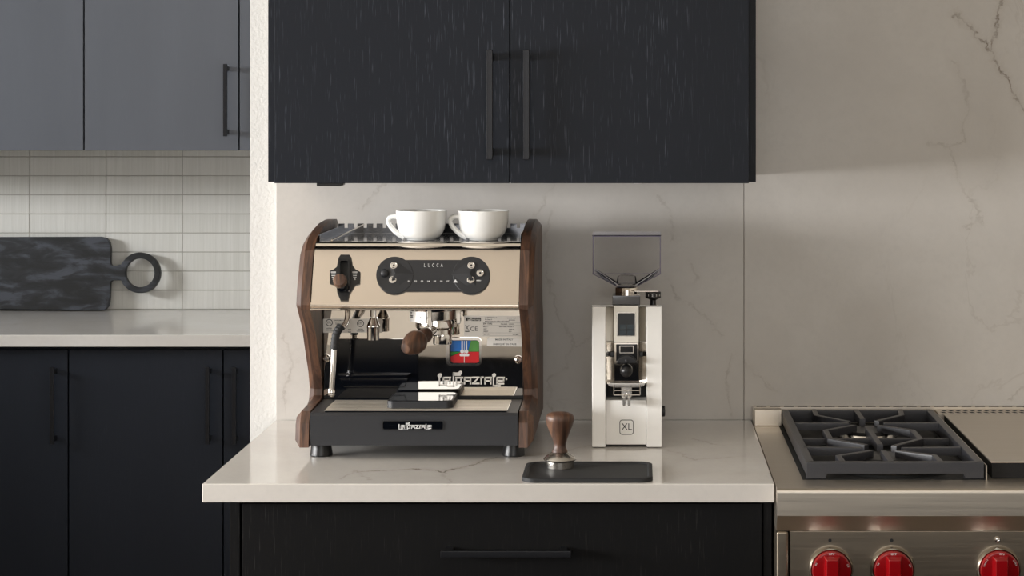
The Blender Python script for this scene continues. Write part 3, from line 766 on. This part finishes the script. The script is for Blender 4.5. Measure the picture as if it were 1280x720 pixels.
# stickers and badges on the back plate
def sticker(pts, o0, o1, mat, name, par): 
    bm = bm_new(); slab(bm, pts, MB, o0, o1); return obj(name, bm, mat, par)
s1 = sticker(rrect(403.8, 477.8, 398.4, 416.0, 1.4), 0, .0004, 'label', 'certification_label', back)
bm = bm_new()
for cx, cy in ((411.6, 403.2), (450.6, 404.3)):
    frame_ring(bm, circ(cx, cy, 4.4, 24), circ(cx, cy, 3.5, 24), MB, .0004, .0006); text_into(bm, 'ETL', .0052, on(cx, cy, MB, .0004), .0002, sx=.8)
    text_into(bm, 'LISTED', .0030, on(cx, cy+7.4, MB, .0004), .0002)
    text_into(bm, 'CONFORMS', .0024, on(cx, cy+9.6, MB, .0004), .0002)
for k_, s_ in enumerate(('CONFORMS TO', 'UL STD 197', 'CERTIFIED')): text_into(bm, s_, .0026, on(423.5, 400.6+k_*2.2, MB, .0004), .0002)
text_into(bm, 'NSF', .0030, on(437, 412.0, MB, .0004), .0002); text_into(bm, 'N. 4', .0030, on(437, 415.0, MB, .0004), .0002)
obj('label_print', bm, 'ink', s1, 0)
s2 = sticker([(580.2, 394.4), (650.6, 394.9), (652.6, 422.2), (579.8, 420.5)], 0, .0004, 'label', 'rating_plate', back)
bm = bm_new(); slab(bm, [(582.6, 396.8), (601.2, 397.0), (601.2, 401.2), (582.4, 401.0)], MB, .0004, .0006); obj('plate_box', bm, 'ink', s2)
bm = bm_new(); logo(bm, 583.2, 396.6, .0148, MB, .0006, .0008, 26, False); obj('plate_logo', bm, 'label', s2, 0)
bm = bm_new()
text_into(bm, 'CE', .0105, on(592.4, 411.2, MB, .0004), .0002, sx=1.05)
for x_, y_, s_, z_, al in ((606, 397.0, 'LA SPAZIALE S.p.A.', .0026, 'LEFT'), (606, 399.4, 'Via Duse, 8', .0026, 'LEFT'), (606, 401.8, '40033 Casalecchio di Reno BOLOGNA', .0026, 'LEFT'), (634, 397.6, 'MADE IN ITALY', .0022, 'LEFT'), (636, 400.2, 'BOLOGNA', .0022, 'LEFT'),
    (604, 404.7, 'S/N 17692', .0036, 'LEFT'), (604, 408.4, 'MOD. 1', .0026, 'LEFT'), (604, 411.2, '120 V', .0026, 'LEFT'), (604, 414.2, '1500W', .0028, 'LEFT'), (604, 417.8, 'YEAR 1/2', .0026, 'LEFT'),
    (626, 405.2, 'P/N 60352   S. INOX', .0026, 'LEFT'), (624, 408.4, 'MAX PRESS. BOILER 2', .0026, 'LEFT'), (636, 411.8, '50/60 Hz', .0026, 'LEFT'), (636, 414.4, 'IPX1', .0026, 'LEFT'), (641, 418.2, '0.12 MPa', .0026, 'LEFT')):
    text_into(bm, s_, z_, on(x_, y_, MB, .0004), .0002, al)
for y_ in (403.4, 406.6, 415.8, 419.2): slab(bm, [(603.5, y_), (650.6, y_+.2), (650.6, y_+.38), (603.5, y_+.18)], MB, .0004, .0005)
for q in ([(582, 406.2), (586.6, 413.2), (585.9, 413.4), (581.4, 406.4)], [(586.6, 406.2), (582, 413.2), (581.4, 413), (585.9, 406)], [(581.4, 413.6), (586.8, 413.6), (586.8, 414.8), (581.4, 414.8)], [(582.4, 407.2), (585.8, 407.2), (585.8, 408), (582.4, 408)]): slab(bm, q, MB, .0004, .0006)
obj('plate_print', bm, 'ink', s2, 0)
s3 = sticker([(609.2, 422.2), (652.0, 422.6), (653.0, 433.2), (608.6, 432.6)], .0004, .0007, 'paper', 'origin_label', back)
bm = bm_new(); text_into(bm, 'MADE IN ITALY', .0042, on(630.2, 424.5, MB, .0007), .0002, sx=1.05); text_into(bm, "FABRIQUE' EN ITALIE", .0042, on(631.0, 430.3, MB, .0007), .0002, sx=1.02)
obj('label_print', bm, 'ink', s3, 0)
# colour badge
bm = bm_new(); frame_ring(bm, rrect(557.8, 602.2, 421.6, 457.2, 6.5), rrect(562.0, 599.4, 424.8, 454.4, 3.8), MB, 0, .0055, -.004); bd = obj('emblem', bm, 'chrome', em)
def flat(name, pts, mat, a=.0004, b=.0008, par=None): 
    bm = bm_new(); slab(bm, pts, MB, a, b); return obj(name, bm, mat, par or bd)
flat('emblem_plate', rrect(561.5, 600, 424.5, 454.8, 3.5), 'gloss_black', -.001, .0004)
flat('blue_field', [(563.5, 425.8), (583.0, 425.8), (588.6, 425.8), (585.0, 439.2), (563.5, 439.2)], 'print_blue')
flat('green_field', [(588.8, 425.8), (598.8, 425.8), (598.8, 439.4), (585.2, 439.4)], 'print_green')
flat('dark_green_field', [(563.5, 439.6), (577.0, 439.6), (563.5, 445.2)], 'print_green_dark')
flat('red_field', [(563.5, 445.6), (577.6, 439.7), (598.8, 439.7), (598.8, 452.0), (596, 453.4), (566, 453.4), (563.5, 451.0)], 'print_red')
bm = bm_new()
for cx in (577.7, 583.1):
    slab(bm, [(cx-.85, 425.9), (cx+.85, 425.9), (cx+.85, 438), (cx-.85, 438)], MB, .0008, .0014); slab(bm, circ(cx, 439.2, 2.35, 18), MB, .0008, .0018)
slab(bm, [(580.1, 425.9), (580.7, 425.9), (580.7, 453.3), (580.1, 453.3)], MB, .0008, .0012); slab(bm, rrect(574.6, 586.6, 442.0, 445.2, 1.5), MB, .0008, .0018)
obj('emblem_figure', bm, 'white_print', bd, 0)
# chrome script
bm = bm_new(); logo(bm, 540.0, 460.0, .0781, MB, 0, .0030, 21, True); text_into(bm, '\u00ae', .004, on(633.0, 474.0, MB, .0), .001); obj('script_lettering', bm, 'script', em, 0)
# bolts
for bx_, by in ((647.6, 449.4), (407.6, 447.8)):
    bm = bm_new(); lathe(bm, [(.0068, 0), (.0070, .003), (.0058, .0065), (.0030, .0080), (.0024, .0066), (0, .0066)], P(bx_, by, 3.655), (0, -1, 0), 24); obj('bolt', bm, 'chrome', em)

# ================================================================== cups on the machine
def make_cup(cx, cy, z0, label):
    t = thing('cup', (cx, cy, z0), label, 'cup', 'white cups on the cup tray')
    bm = bm_new(); o = (cx, cy, z0)
    lathe(bm, [(0, .0022), (.0205, .0022), (.0215, .0006), (.0245, .0004), (.0255, .0026), (.0310, .0052), (.0365, .0118), (.0400, .0200), (.0422, .0300), (.0431, .0400), (.0436, .0500), (.0431, .0506), (.0424, .0500),
               (.0410, .0400), (.0400, .0300), (.0375, .0200), (.0330, .0110), (.0260, .0062), (0, .0052)], o, (0, 0, 1), 56); obj('bowl', bm, 'porcelain', t, 60)
    bm = bm_new(); a = Vector(o)
    pts = [a+Vector(p) for p in ((-.0400, 0, .0392), (-.0475, -.0005, .0398), (-.0545, -.001, .0368), (-.0562, -.001, .0300), (-.0500, -.001, .0200), (-.0395, -.0005, .0105), (-.0290, 0, .0045))]
    sp = smooth_path(pts, 6); rad = [.0040+.0012*abs(i/(len(sp)-1)-.5)*2 for i in range(len(sp))]
    tube(bm, sp, rad, 16, flat=1.15); obj('handle', bm, 'porcelain', t, 60); return t
c1 = make_cup((526.7-PX)/F*3.625, 3.625, .3546, 'white porcelain cup on the machine, left of the two, nearer the steam lever')
c2 = copy_tree(c1, ((604.4-526.7)/F*3.625, -.003, 0), 'white porcelain cup on the machine, right of the two, beside the walnut panel')

# ================================================================== scale on the drip tray
t = thing('scale', (-.363, 3.585, .0802), 'small flat black coffee scale with glossy top on the drip tray', 'scale')
bm = bm_new(); R_ = rrect(-.4178, -.3080, 3.5290, 3.6370, .012, 6)
loft(bm, [(x, y, .0920) for x, y in R_], [(x, y, .0803) for x, y in R_], .0012); obj('scale_body', bm, 'plastic', t)
bm = bm_new(); R_ = rrect(-.4150, -.3108, 3.5320, 3.6340, .010, 6)
loft(bm, [(x, y, .0928) for x, y in R_], [(x, y, .0916) for x, y in R_]); obj('glass_top', bm, 'gloss_black', t)

# ================================================================== tamper and mat
bm = bm_new(); n_ = 6
def matloop(i): return rrect(-.1800+i, .0235-i, 3.2830+i, 3.4430-i, .022-i*.5, 6)
lo = [[(x, y, z) for x, y in matloop(i)] for i, z in ((0, .0003), (0, .0060), (.0015, .0068), (.006, .0068), (.008, .0040))]
V = [[bm.verts.new(p) for p in L_] for L_ in lo]; bm.faces.new(V[0]); bm.faces.new(V[-1])
for a, b in zip(V, V[1:]):
    for i in range(len(a)): bm.faces.new((a[i], a[(i+1) % len(a)], b[(i+1) % len(a)], b[i]))
bmesh.ops.recalc_face_normals(bm, faces=bm.faces[:])
mat_o = obj('tamping_mat', bm, 'rubber', None); tag(mat_o, 'black rubber tamping mat with raised rim at the worktop edge', 'mat')
bm = bm_new(); text_into(bm, 'L U C C A', .0055, lambda u, v, w_: Vector((-.0085+u, 3.3000+v, .0040+w_)), .0004); obj('mat_lettering', bm, 'dark', mat_o, 0)
tx, ty = (699.8-PX)/F*3.398, 3.398
t = thing('tamper', (tx, ty, .0042), 'coffee tamper with turned walnut knob and steel foot on the black mat', 'tamper')
bm = bm_new(); o = (tx, ty, .0042)
lathe(bm, [(.0220, 0), (.0228, .0006), (.0228, .0105), (.0236, .0112), (.0262, .0128), (.0264, .0140), (.0225, .0185), (.0160, .0225), (.0128, .0246), (.0120, .0250)], o, (0, 0, 1), 56); obj('steel_foot', bm, 'satin', t)
bm = bm_new(); lathe(bm, [(.0120, .0245), (.0128, .0255), (.0120, .0280), (.0102, .0320), (.0097, .0355), (.0102, .0400), (.0128, .0480), (.0165, .0575), (.0202, .0665), (.0224, .0740), (.0230, .0790), (.0222, .0830), (.0196, .0858), (.0140, .0880), (.0070, .0890), (0, .0892)], o, (0, 0, 1), 56); obj('wooden_knob', bm, 'walnut', t, 60)

# ================================================================== coffee grinder
gr = thing('coffee_grinder', (-.012, 3.70, 0), 'white coffee grinder with chrome centre and clear hopper', 'coffee grinder')
GY = 3.617; GP = (GY, 0, 0)
def gx_(x): return (x-PX)/F*GY
def gz_(y): return CAMZ-(y-PY)/F*GY
XA, XB, XC_, XD = gx_(740), gx_(757.2), gx_(808.2), gx_(827.6); ZT = .2412
for a, b in ((XA, XB), (XC_, XD)):
    bm = bm_new(); box(bm, a, b, GY, 3.795, .0015, ZT, .0016, 3); obj('side_column', bm, 'enamel', gr)
bm = bm_new(); box(bm, XA+.001, XD-.001, 3.700, 3.793, .004, ZT-.001); obj('rear_housing', bm, 'enamel', gr)
bm = bm_new(); box(bm, XA-.0002, XD+.0002, GY-.0004, 3.795, ZT+.0001, ZT+.0018, .0005); obj('top_plate', bm, 'mirror', gr)
bm = bm_new(); box(bm, XB+.0002, XC_-.0002, GY+.006, 3.699, .0050, gz_(500.8), .0010); fp = obj('lower_panel', bm, 'enamel', gr)
LP = (GY+.006, 0, 0)
bm = bm_new(); frame_ring(bm, rrect(774.4, 792.0, 524.6, 543.4, 3.4), rrect(775.2, 791.2, 525.4, 542.6, 2.8), LP, 0, .0003); text_into(bm, 'XL', .0165, on(783.4, 533.8, LP, 0), .0003, sx=.9); obj('badge_print', bm, 'ink', fp, 0)
# chrome channel: two slanted wings and a back
bm = bm_new()
for a, b in ((XB, gx_(767)), (XC_, gx_(799))):
    loft(bm, [(a, GY+.002, gz_(480)), (b, GY+.012, gz_(480)), (b, GY+.012, ZT), (a, GY+.002, ZT)], [(a, 3.66, gz_(480)), (b, 3.66, gz_(480)), (b, 3.66, ZT), (a, 3.66, ZT)])
obj('channel_wing', bm, 'satin', gr, 0)
bm = bm_new(); box(bm, XB+.0003, XC_-.0003, 3.66, 3.699, gz_(500), ZT-.002); obj('chute_back', bm, 'dark', gr)
# front block
YF = GY-.004; FPn = (YF, 0, 0)
bm = bm_new(); slab(bm, rrect(765.4, 800.2, 369.6, 381.4, 1.0), FPn, -.050, 0, .0012); obj('collar_block', bm, 'tray_floor', gr)
bm = bm_new(); slab(bm, rrect(767.4, 798.4, 382.0, 428.0, .8), FPn, -.030, 0, .0008); fpl = obj('face_plate', bm, 'cream', gr)
bm = bm_new(); slab(bm, rrect(771.0, 794.4, 390.4, 420.4, .6), FPn, 0, .0006); obj('screen_bezel', bm, 'satin', fpl)
bm = bm_new(); slab(bm, rrect(772.0, 793.6, 391.4, 419.6, .4), FPn, .0006, .0009); sc_o = obj('screen', bm, 'screen', fpl)
bm = bm_new()
for a, b in ((774.5, 782.2), (784.0, 791.6)):
    for c, d in ((405.6, 411.4), (413.0, 418.6)): slab(bm, [(a, c), (b, c), (b, d), (a, d)], FPn, .0009, .0010)
obj('screen_icons', bm, 'screen_tile', sc_o, 0)
# chute assembly
bm = bm_new(); slab(bm, rrect(767.6, 798.4, 428.6, 477.0, .8), FPn, -.030, -.003, .0008); ch = obj('chute_plate', bm, 'mirror', gr)
bm = bm_new(); slab(bm, rrect(770.2, 796.8, 430.2, 455.0, 1.0), FPn, -.003, .0006, .0006); obj('chute_frame', bm, 'gloss_black', ch)
bm = bm_new(); frame_ring(bm, rrect(774.2, 792.4, 431.8, 441.4, .8), rrect(775.4, 791.2, 433.0, 440.2, .5), FPn, .0006, .0030); obj('chute_window', bm, 'chrome', ch)
bm = bm_new()
dome = [(770.4, 453.6)]+[(783.4+13.0*math.cos(a), 453.6-10.4*math.sin(a)) for a in [math.pi-math.pi*i/14 for i in range(1, 14)]]+[(796.4, 453.6)]
slab(bm, dome, FPn, .0006, .012, .002, 3); obj('chute_hood', bm, 'plastic_dark', ch)
bm = bm_new(); lathe(bm, [(.0022, 0), (.0028, .002), (.0015, .003), (0, .003)], up(783.3, 449.6, FPn, .012), (0, -1, 0), 16); obj('screw', bm, 'plastic', ch)
bm = bm_new(); lathe(bm, [(.0070, 0), (.0100, .0040), (.0106, .008), (.0096, .012), (.0070, .0150), (.0030, .0167), (0, .017)], up(783.0, 463.2, FPn, -.003), (0, -1, 0), 32); obj('release_button', bm, 'plastic_dark', ch)
for nx_ in (765.0, 801.6):
    bm = bm_new(); box(bm, gx_(nx_)-.003, gx_(nx_)+.003, YF+.002, YF+.014, gz_(446), gz_(440), .001); obj('thumb_nut', bm, 'plastic_dark', ch)
# fork
bm = bm_new()
slab(bm, [(758.8, 478.4), (807.0, 478.4), (804.5, 482.6), (797, 484.0), (769.5, 484.0), (761.5, 482.6)], FPn, -.022, .004, .0006)
slab(bm, rrect(776.4, 790.0, 482, 496.6, .8), FPn, -.004, .003, .0008)
for a in (778.4, 784.6): slab(bm, rrect(a, a+3.6, 494, 505.2, 1.6), FPn, -.002, .024, .0006)
fk = obj('portafilter_fork', bm, 'satin', gr)
bm = bm_new(); q = [up(x, y, FPn, .006) for x, y in ((767.5, 480), (767.5, 493.0), (800.0, 493.0), (800.0, 480))]
tube(bm, [q[0], q[1]], .0010, 8); tube(bm, [q[1], q[2]], .0010, 8); tube(bm, [q[2], q[3]], .0010, 8); tube(bm, [up(767.5, 487.5, FPn, .006), up(800, 487.5, FPn, .006)], .0008, 8); obj('wire_rest', bm, 'chrome', fk)
bm = bm_new(); lathe(bm, [(.0020, 0), (.0020, .002), (0, .0024)], up(783.2, 492.6, FPn, .003), (0, -1, 0), 14); obj('screw', bm, 'chrome', fk)
bm = bm_new(); lathe(bm, [(.0095, 0), (.0095, .005), (.0080, .006), (0, .006)], (XD, 3.68, .060-.006), (1, 0, 0), 28); obj('power_knob', bm, 'plastic_dark', gr)
# dial
dx, dy = (816.4-PX)/F*3.675, 3.675; zd = ZT+.0018
bm = bm_new(); lathe(bm, [(.0050, 0), (.0052, .004), (.0085, .0062), (.0125, .0075), (.0135, .0085), (.0135, .0175), (.0128, .0185), (0, .0185)], (dx, dy, zd), (0, 0, 1), 40); dl = obj('grind_dial', bm, 'plastic_dark', gr)
def ondial(a_deg, z):
    a = math.radians(a_deg)
    def f(u, v, w_):
        t_ = a+u/.0136; r = .0136+w_; return Vector((dx+r*math.cos(t_), dy+r*math.sin(t_), z+v))
    return f
bm = bm_new()
for k in range(12):
    text_into(bm, str(k % 10), .0050, ondial(-90-66+k*30, zd+.0128), .0002)
obj('dial_numbers', bm, 'white_print', dl, 0)
bm = bm_new(); box(bm, (793-PX)/F*3.68, (823-PX)/F*3.68, 3.660, 3.690, zd+.0195, zd+.0212, .0006); obj('dial_arm', bm, 'mirror', gr)
# hopper
HY0, HY1 = 3.638, 3.752; hc = (HY0+HY1)/2
def hx(x): return (x-PX)/F*HY0
def hz(y): return CAMZ-(y-PY)/F*HY0
hx0, hx1 = hx(740.6), hx(826.0); hzt, hzs, hzb = hz(294.8), hz(342.2), hz(360.6)
cxm = (hx(767.8)+hx(798.6))/2; hw = (hx(798.6)-hx(767.8))/2
def ring(x0_, x1_, y0_, y1_, z, r): return [(x, y, z) for x, y in rrect(x0_, x1_, y0_, y1_, r, 4)]
bm = bm_new(); rings = [ring(cxm-hw, cxm+hw, hc-hw, hc+hw, hzb, hw*.9), ring(hx0, hx1, HY0, HY1, hzs, .004), ring(hx0, hx1, HY0, HY1, hzt, .004)]
V = [[bm.verts.new(p) for p in r] for r in rings]
for a, b in zip(V, V[1:]):
    for i in range(len(a)): bm.faces.new((a[i], a[(i+1) % len(a)], b[(i+1) % len(a)], b[i]))
bmesh.ops.recalc_face_normals(bm, faces=bm.faces[:])
hop = obj('hopper', bm, 'clear', gr, 25)
bm = bm_new(); tk = .0006
E = [(hx0, HY0), (hx1, HY0), (hx1, HY1), (hx0, HY1)]
for x, y in E[:2]: tube(bm, [(x+(.001 if x < 0 else -.001), y+.001, hzs), (x+(.001 if x < 0 else -.001), y+.001, hzt)], .0008, 8)
tube(bm, [(hx0, HY0, hzs), (hx1, HY0, hzs)], .0006, 8)
tube(bm, [(hx0, HY0, hzs), (cxm-hw*.75, hc-hw*.8, hzb)], .0006, 8); tube(bm, [(hx1, HY0, hzs), (cxm+hw*.75, hc-hw*.8, hzb)], .0006, 8)
tube(bm, [(cxm-hw*.75, hc-hw*.8, hzb), (cxm+hw*.75, hc-hw*.8, hzb)], .0006, 8)
tube(bm, [(hx0, HY0, hzt-.0008), (hx1, HY0, hzt-.0008)], .0008, 8)
obj('hopper_edge', bm, 'clear_edge', hop)
bm = bm_new(); box(bm, hx0-.0006, hx1+.0006, HY0-.0006, HY1+.0006, hzt, hzt+.0012, .0004); obj('hopper_lid', bm, 'clear', hop)
bm = bm_new(); lathe(bm, [(.0175, ZT+.002), (.0185, ZT+.004), (.0185, ZT+.009), (.0205, ZT+.0100), (.0205, hzb-.002), (.019, hzb)], (cxm, hc-.01, 0), (0, 0, 1), 36); obj('hopper_collar', bm, 'mirror', gr)
bm = bm_new(); lathe(bm, [(.006, hzs-.0035), (.016, hzs-.009), (.018, hzb+.004)], (cxm, hc, 0), (0, 0, 1), 30); obj('finger_guard', bm, 'clear', hop)

# ================================================================== gas range
rg = thing('gas_range', (.67, 3.59, ZF), 'stainless gas range with red knobs and cast iron grate', 'range')
DZ, RYF, RX0, RX1 = -.003, 3.246, .2135, 1.127
bm = bm_new(); bx0 = []
prof = [(3.262, -.0700), (3.2500, -.0500), (3.2460, -.0441), (3.2460, -.0095), (3.2478, -.0050), (3.2520, -.0030), (3.920, -.0030), (3.920, -.0700)]
prism_x(bm, prof, RX0, RX1); obj('top_deck', bm, 'brushed', rg, 25)
bm = bm_new(); box(bm, .2346, RX1, 3.2622, 3.29, -.29, -.0705, .001); fr = obj('control_panel', bm, 'brushed_dark', rg)
bm = bm_new(); box(bm, RX0, .2318, 3.2600, 3.90, -.29, -.0705, .004, 3); box(bm, RX0+.003, RX1, 3.30, 3.90, ZF+.09, -.0705); obj('oven_body', bm, 'brushed_dark', rg)
bm = bm_new(); box(bm, .2345, RX1, 3.264, 3.30, -.78, -.295, .003); obj('oven_door', bm, 'brushed', rg)
# riser with slots
bm = bm_new(); box(bm, RX0, RX1, 3.9200, 3.9393, -.05, .0225, .0006); rs = obj('rear_riser', bm, 'brushed', rg)
bm = bm_new(); box(bm, RX0, RX1, 3.9200, 3.9225, .0225, .0268); box(bm, RX0, RX1, 3.9370, 3.9393, .0225, .0268)
n_s = int((RX1-RX0)/.0253)
for i in range(n_s+1): box(bm, RX0+i*.0253, RX0+i*.0253+.0066, 3.9225, 3.9370, .0225, .0268)
obj('riser_slots', bm, 'brushed', rs, 0); bm = bm_new(); box(bm, RX0+.004, RX1-.004, 3.9226, 3.9369, .0226, .0264); obj('riser_well', bm, 'dark', rs)
bm = bm_new(); box(bm, RX0+.001, .2640, 3.8850, 3.9195, -.0028, .0262, .001); obj('corner_block', bm, 'brushed', rs)
# burner well
GX0, GX1, GYF, GYR = .2650, .5443, 3.330, 3.912
bm = bm_new(); box(bm, GX0-.006, GX1+.003, GYF-.004, GYR+.002, -.0028, -.0022); well = obj('burner_tray', bm, 'dark', rg)
GC = (GX0+GX1)/2
bm = bm_new(); tube(bm, [(GC+.121*math.cos(math.radians(a)), 3.462+.121*math.sin(math.radians(a)), .0035) for a in range(243, 298, 3)], .0034, 8); obj('bowl_rim', bm, 'satin', rg)
for i, by in enumerate((3.462, 3.745)):
    b = None
    bm = bm_new(); lathe(bm, [(.124, -.002), (.121, .0030), (.110, .0040), (.085, -.0010), (.060, -.001)], (GC, by, 0), (0, 0, 1), 48); b = obj('burner', bm, 'dark', rg)
    bm = bm_new(); lathe(bm, [(.052, -.001), (.054, .002), (.052, .0075), (.046, .008)], (GC, by, 0), (0, 0, 1), 48); obj('burner_ring', bm, 'satin', b)
    bm = bm_new(); lathe(bm, [(.045, .006), (.048, .0085), (.044, .0125), (.02, .0135), (0, .0136)], (GC, by, 0), (0, 0, 1), 40); obj('burner_cap', bm, 'plastic_dark', b)
# grate
GZ = .0236
def gp(*pts):
    out = []
    for zx, zy in pts:
        x = 930+zx/3.131; y = 490+zy/3.130; Y = (CAMZ-GZ)*F/(y-PY); out.append(((x-PX)*Y/F, Y))
    return out
bm = bm_new(); w_ = .013
box(bm, GX0, GX0+w_, GYF+.006, GYR-.004, GZ-.022, GZ, .0018); box(bm, GX1-w_, GX1, GYF+.006, GYR-.004, GZ-.022, GZ, .0018)
box(bm, GX0, GX1, GYR-w_, GYR, GZ-.022, GZ, .0018)
xs0, xs1 = GX0+.030, GX1-.030
loop = [(GX0, GZ), (GX1, GZ), (GX1, -.0022), (xs1, -.0022), (xs1-.003, GZ-.0185), (xs0+.003, GZ-.0185), (xs0, -.0022), (GX0, -.0022)]
loft(bm, [(x, GYF, z) for x, z in loop], [(x, GYF+w_, z) for x, z in loop], .0016)
grate = obj('grate_frame', bm, 'iron', rg)
def finger(pts, wdt=.0105, z0=None, z1=None):
    bm = bm_new(); bar_poly(bm, pts, wdt, GZ-.019 if z0 is None else z0, GZ if z1 is None else z1); return obj('grate_finger', bm, 'iron', grate)
def ga(*pts): return gp(*[((30+x/5.54)*3.131, y/5.54*3.13) for x, y in pts])
def gb(*pts): return gp(*[((170+x/5.54)*3.131, y/5.54*3.13) for x, y in pts])
for q in (ga((318, 120), (335, 158), (560, 202)), ga((608, 120), (655, 186)), gb((140, 120), (150, 156), (-24, 198)), ga((160, 211), (560, 213)), gb((24, 213), (405, 213)),
          ga((600, 226), (398, 262), (432, 322), (682, 364)), gb((-6, 228), (225, 262), (280, 320), (95, 370)), ga((690, 240), (776, 362)),
          ga((240, 379), (655, 384)), gb((150, 384), (560, 380)), ga((715, 402), (488, 438), (520, 484)), gb((116, 402), (378, 436), (424, 484)), ga((800, 404), (856, 484))):
    finger(q, .0100, GZ-.0135)
ym = 3.62
bm = bm_new(); bar_poly(bm, [(GX0+.006, ym), (GC-.05, ym)], .010, GZ-.018, GZ-.0075); bar_poly(bm, [(GC-.05, ym), (GX1-.006, ym)], .010, GZ-.018, GZ-.0075); obj('grate_crossbar', bm, 'iron', grate)
# griddle lid section
bm = bm_new(); box(bm, .5560, 1.115, 3.3375, 3.8620, .0214, .0240, .0008); lid = obj('griddle_lid', bm, 'brushed', rg)
bm = bm_new(); box(bm, .5580, 1.113, 3.3390, 3.8600, -.0025, .0213); obj('griddle_base', bm, 'dark', rg)
bm = bm_new(); box(bm, .5463, .5478, 3.325, 3.918, -.0028, .0200); obj('section_divider', bm, 'brushed', rg)
bm = bm_new(); box(bm, .5480, 1.115, 3.8630, 3.9190, -.0025, .0230, .0006); vs_ = obj('vent_plate', bm, 'brushed', rg)
for r, (ya, yb) in enumerate(((3.870, 3.884), (3.892, 3.906))):
    bm = bm_new()
    for i in range(42):
        xa = .557+i*.0130+r*.004
        if xa > 1.10: break
        loft(bm, [(xa, ya, .0231), (xa+.0075, ya, .0231), (xa+.0045, yb, .0231), (xa-.003, yb, .0231)], [(xa, ya, .0226), (xa+.0075, ya, .0226), (xa+.0045, yb, .0226), (xa-.003, yb, .0226)])
    obj('vent_slots', bm, 'dark', vs_, 0, stuff=True)
# knobs
KZ = -.1277
def knob(kx, kind):
    bm = bm_new(); lathe(bm, [(.0345, 0), (.0348, .004), (.0335, .010), (.0315, .013), (.0308, .011), (.0305, .004)], (kx, 3.2622, KZ), (0, -1, 0), 56); bz = obj('knob_bezel', bm, 'satin', rg)
    bm = bm_new(); lathe(bm, [(.0300, .002), (.0302, .016), (.0292, .0200), (.0270, .0215), (0, .0215)], (kx, 3.2622, KZ), (0, -1, 0), 56); kb = obj('knob', bm, 'red_knob', rg)
    bm = bm_new(); yb = 3.2622-.0213
    A_ = [(kx-.0125, yb, KZ-.0285), (kx+.0125, yb, KZ-.0285), (kx+.0125, yb, KZ+.0225), (kx+.0115, yb, KZ+.0235), (kx-.0115, yb, KZ+.0235), (kx-.0125, yb, KZ+.0225)]
    B_ = [(kx-.0088, yb-.0135, KZ-.0245), (kx+.0088, yb-.0135, KZ-.0245), (kx+.0088, yb-.0135, KZ+.0185), (kx+.0080, yb-.0135, KZ+.0195), (kx-.0080, yb-.0135, KZ+.0195), (kx-.0088, yb-.0135, KZ+.0185)]
    loft(bm, B_, A_, .0008); obj('knob_grip', bm, 'red_knob', kb)
    bm = bm_new(); fy = 3.2622-.0215
    def arc(s, size, a0):
        for i, c_ in enumerate(s):
            a = math.radians(a0)-(i-(len(s)-1)/2)*size*.72/.0262
            def pl_(u, v, w2, a=a):
                r = .0262+v; t = a-u/.0262; return Vector((kx+r*math.cos(t), fy-w2, KZ+r*math.sin(t)))
            text_into(bm, c_, size, pl_, .0003)
    if kind == 0: arc('OFF', .0040, 90); arc('HI', .0034, 155); arc('LO', .0034, 20)
    else:
        arc('OFF', .0038, 84); arc('broil', .0036, 150); arc('bake', .0036, 30)
        frame = [(-.003, .0195), (.003, .0195), (.003, .0245), (-.003, .0245)]
        for (a, b), (c_, d) in zip(frame, frame[1:]+frame[:1]):
            x_0, x_1 = sorted((a, c_)); z_0, z_1 = sorted((b, d)); box(bm, kx+.0035+x_0-.0003, kx+.0035+x_1+.0003, fy-.0003, fy, KZ-.0015+z_0-.0003, KZ-.0015+z_1+.0003)
    obj('knob_print', bm, 'white_print', kb, 0)
    if kind == 0:
        bm = bm_new(); lathe(bm, [(.0026, 0), (.0026, .0006), (0, .0006)], (kx-.001, 3.2622, KZ+.0430), (0, -1, 0), 16); obj('indicator', bm, 'ink', rg)
    else:
        bm = bm_new(); lathe(bm, [(.0042, 0), (.0046, .002), (.0036, .0045), (.0018, .0050), (0, .0035)], (kx-.001, 3.2622, KZ+.0440), (0, -1, 0), 20); obj('indicator', bm, 'chrome', rg)
for kx, kd in ((.2968, 0), (.3917, 0), (.5544, 1), (.66, 0), (.83, 1), (.99, 0)): knob(kx, kd)
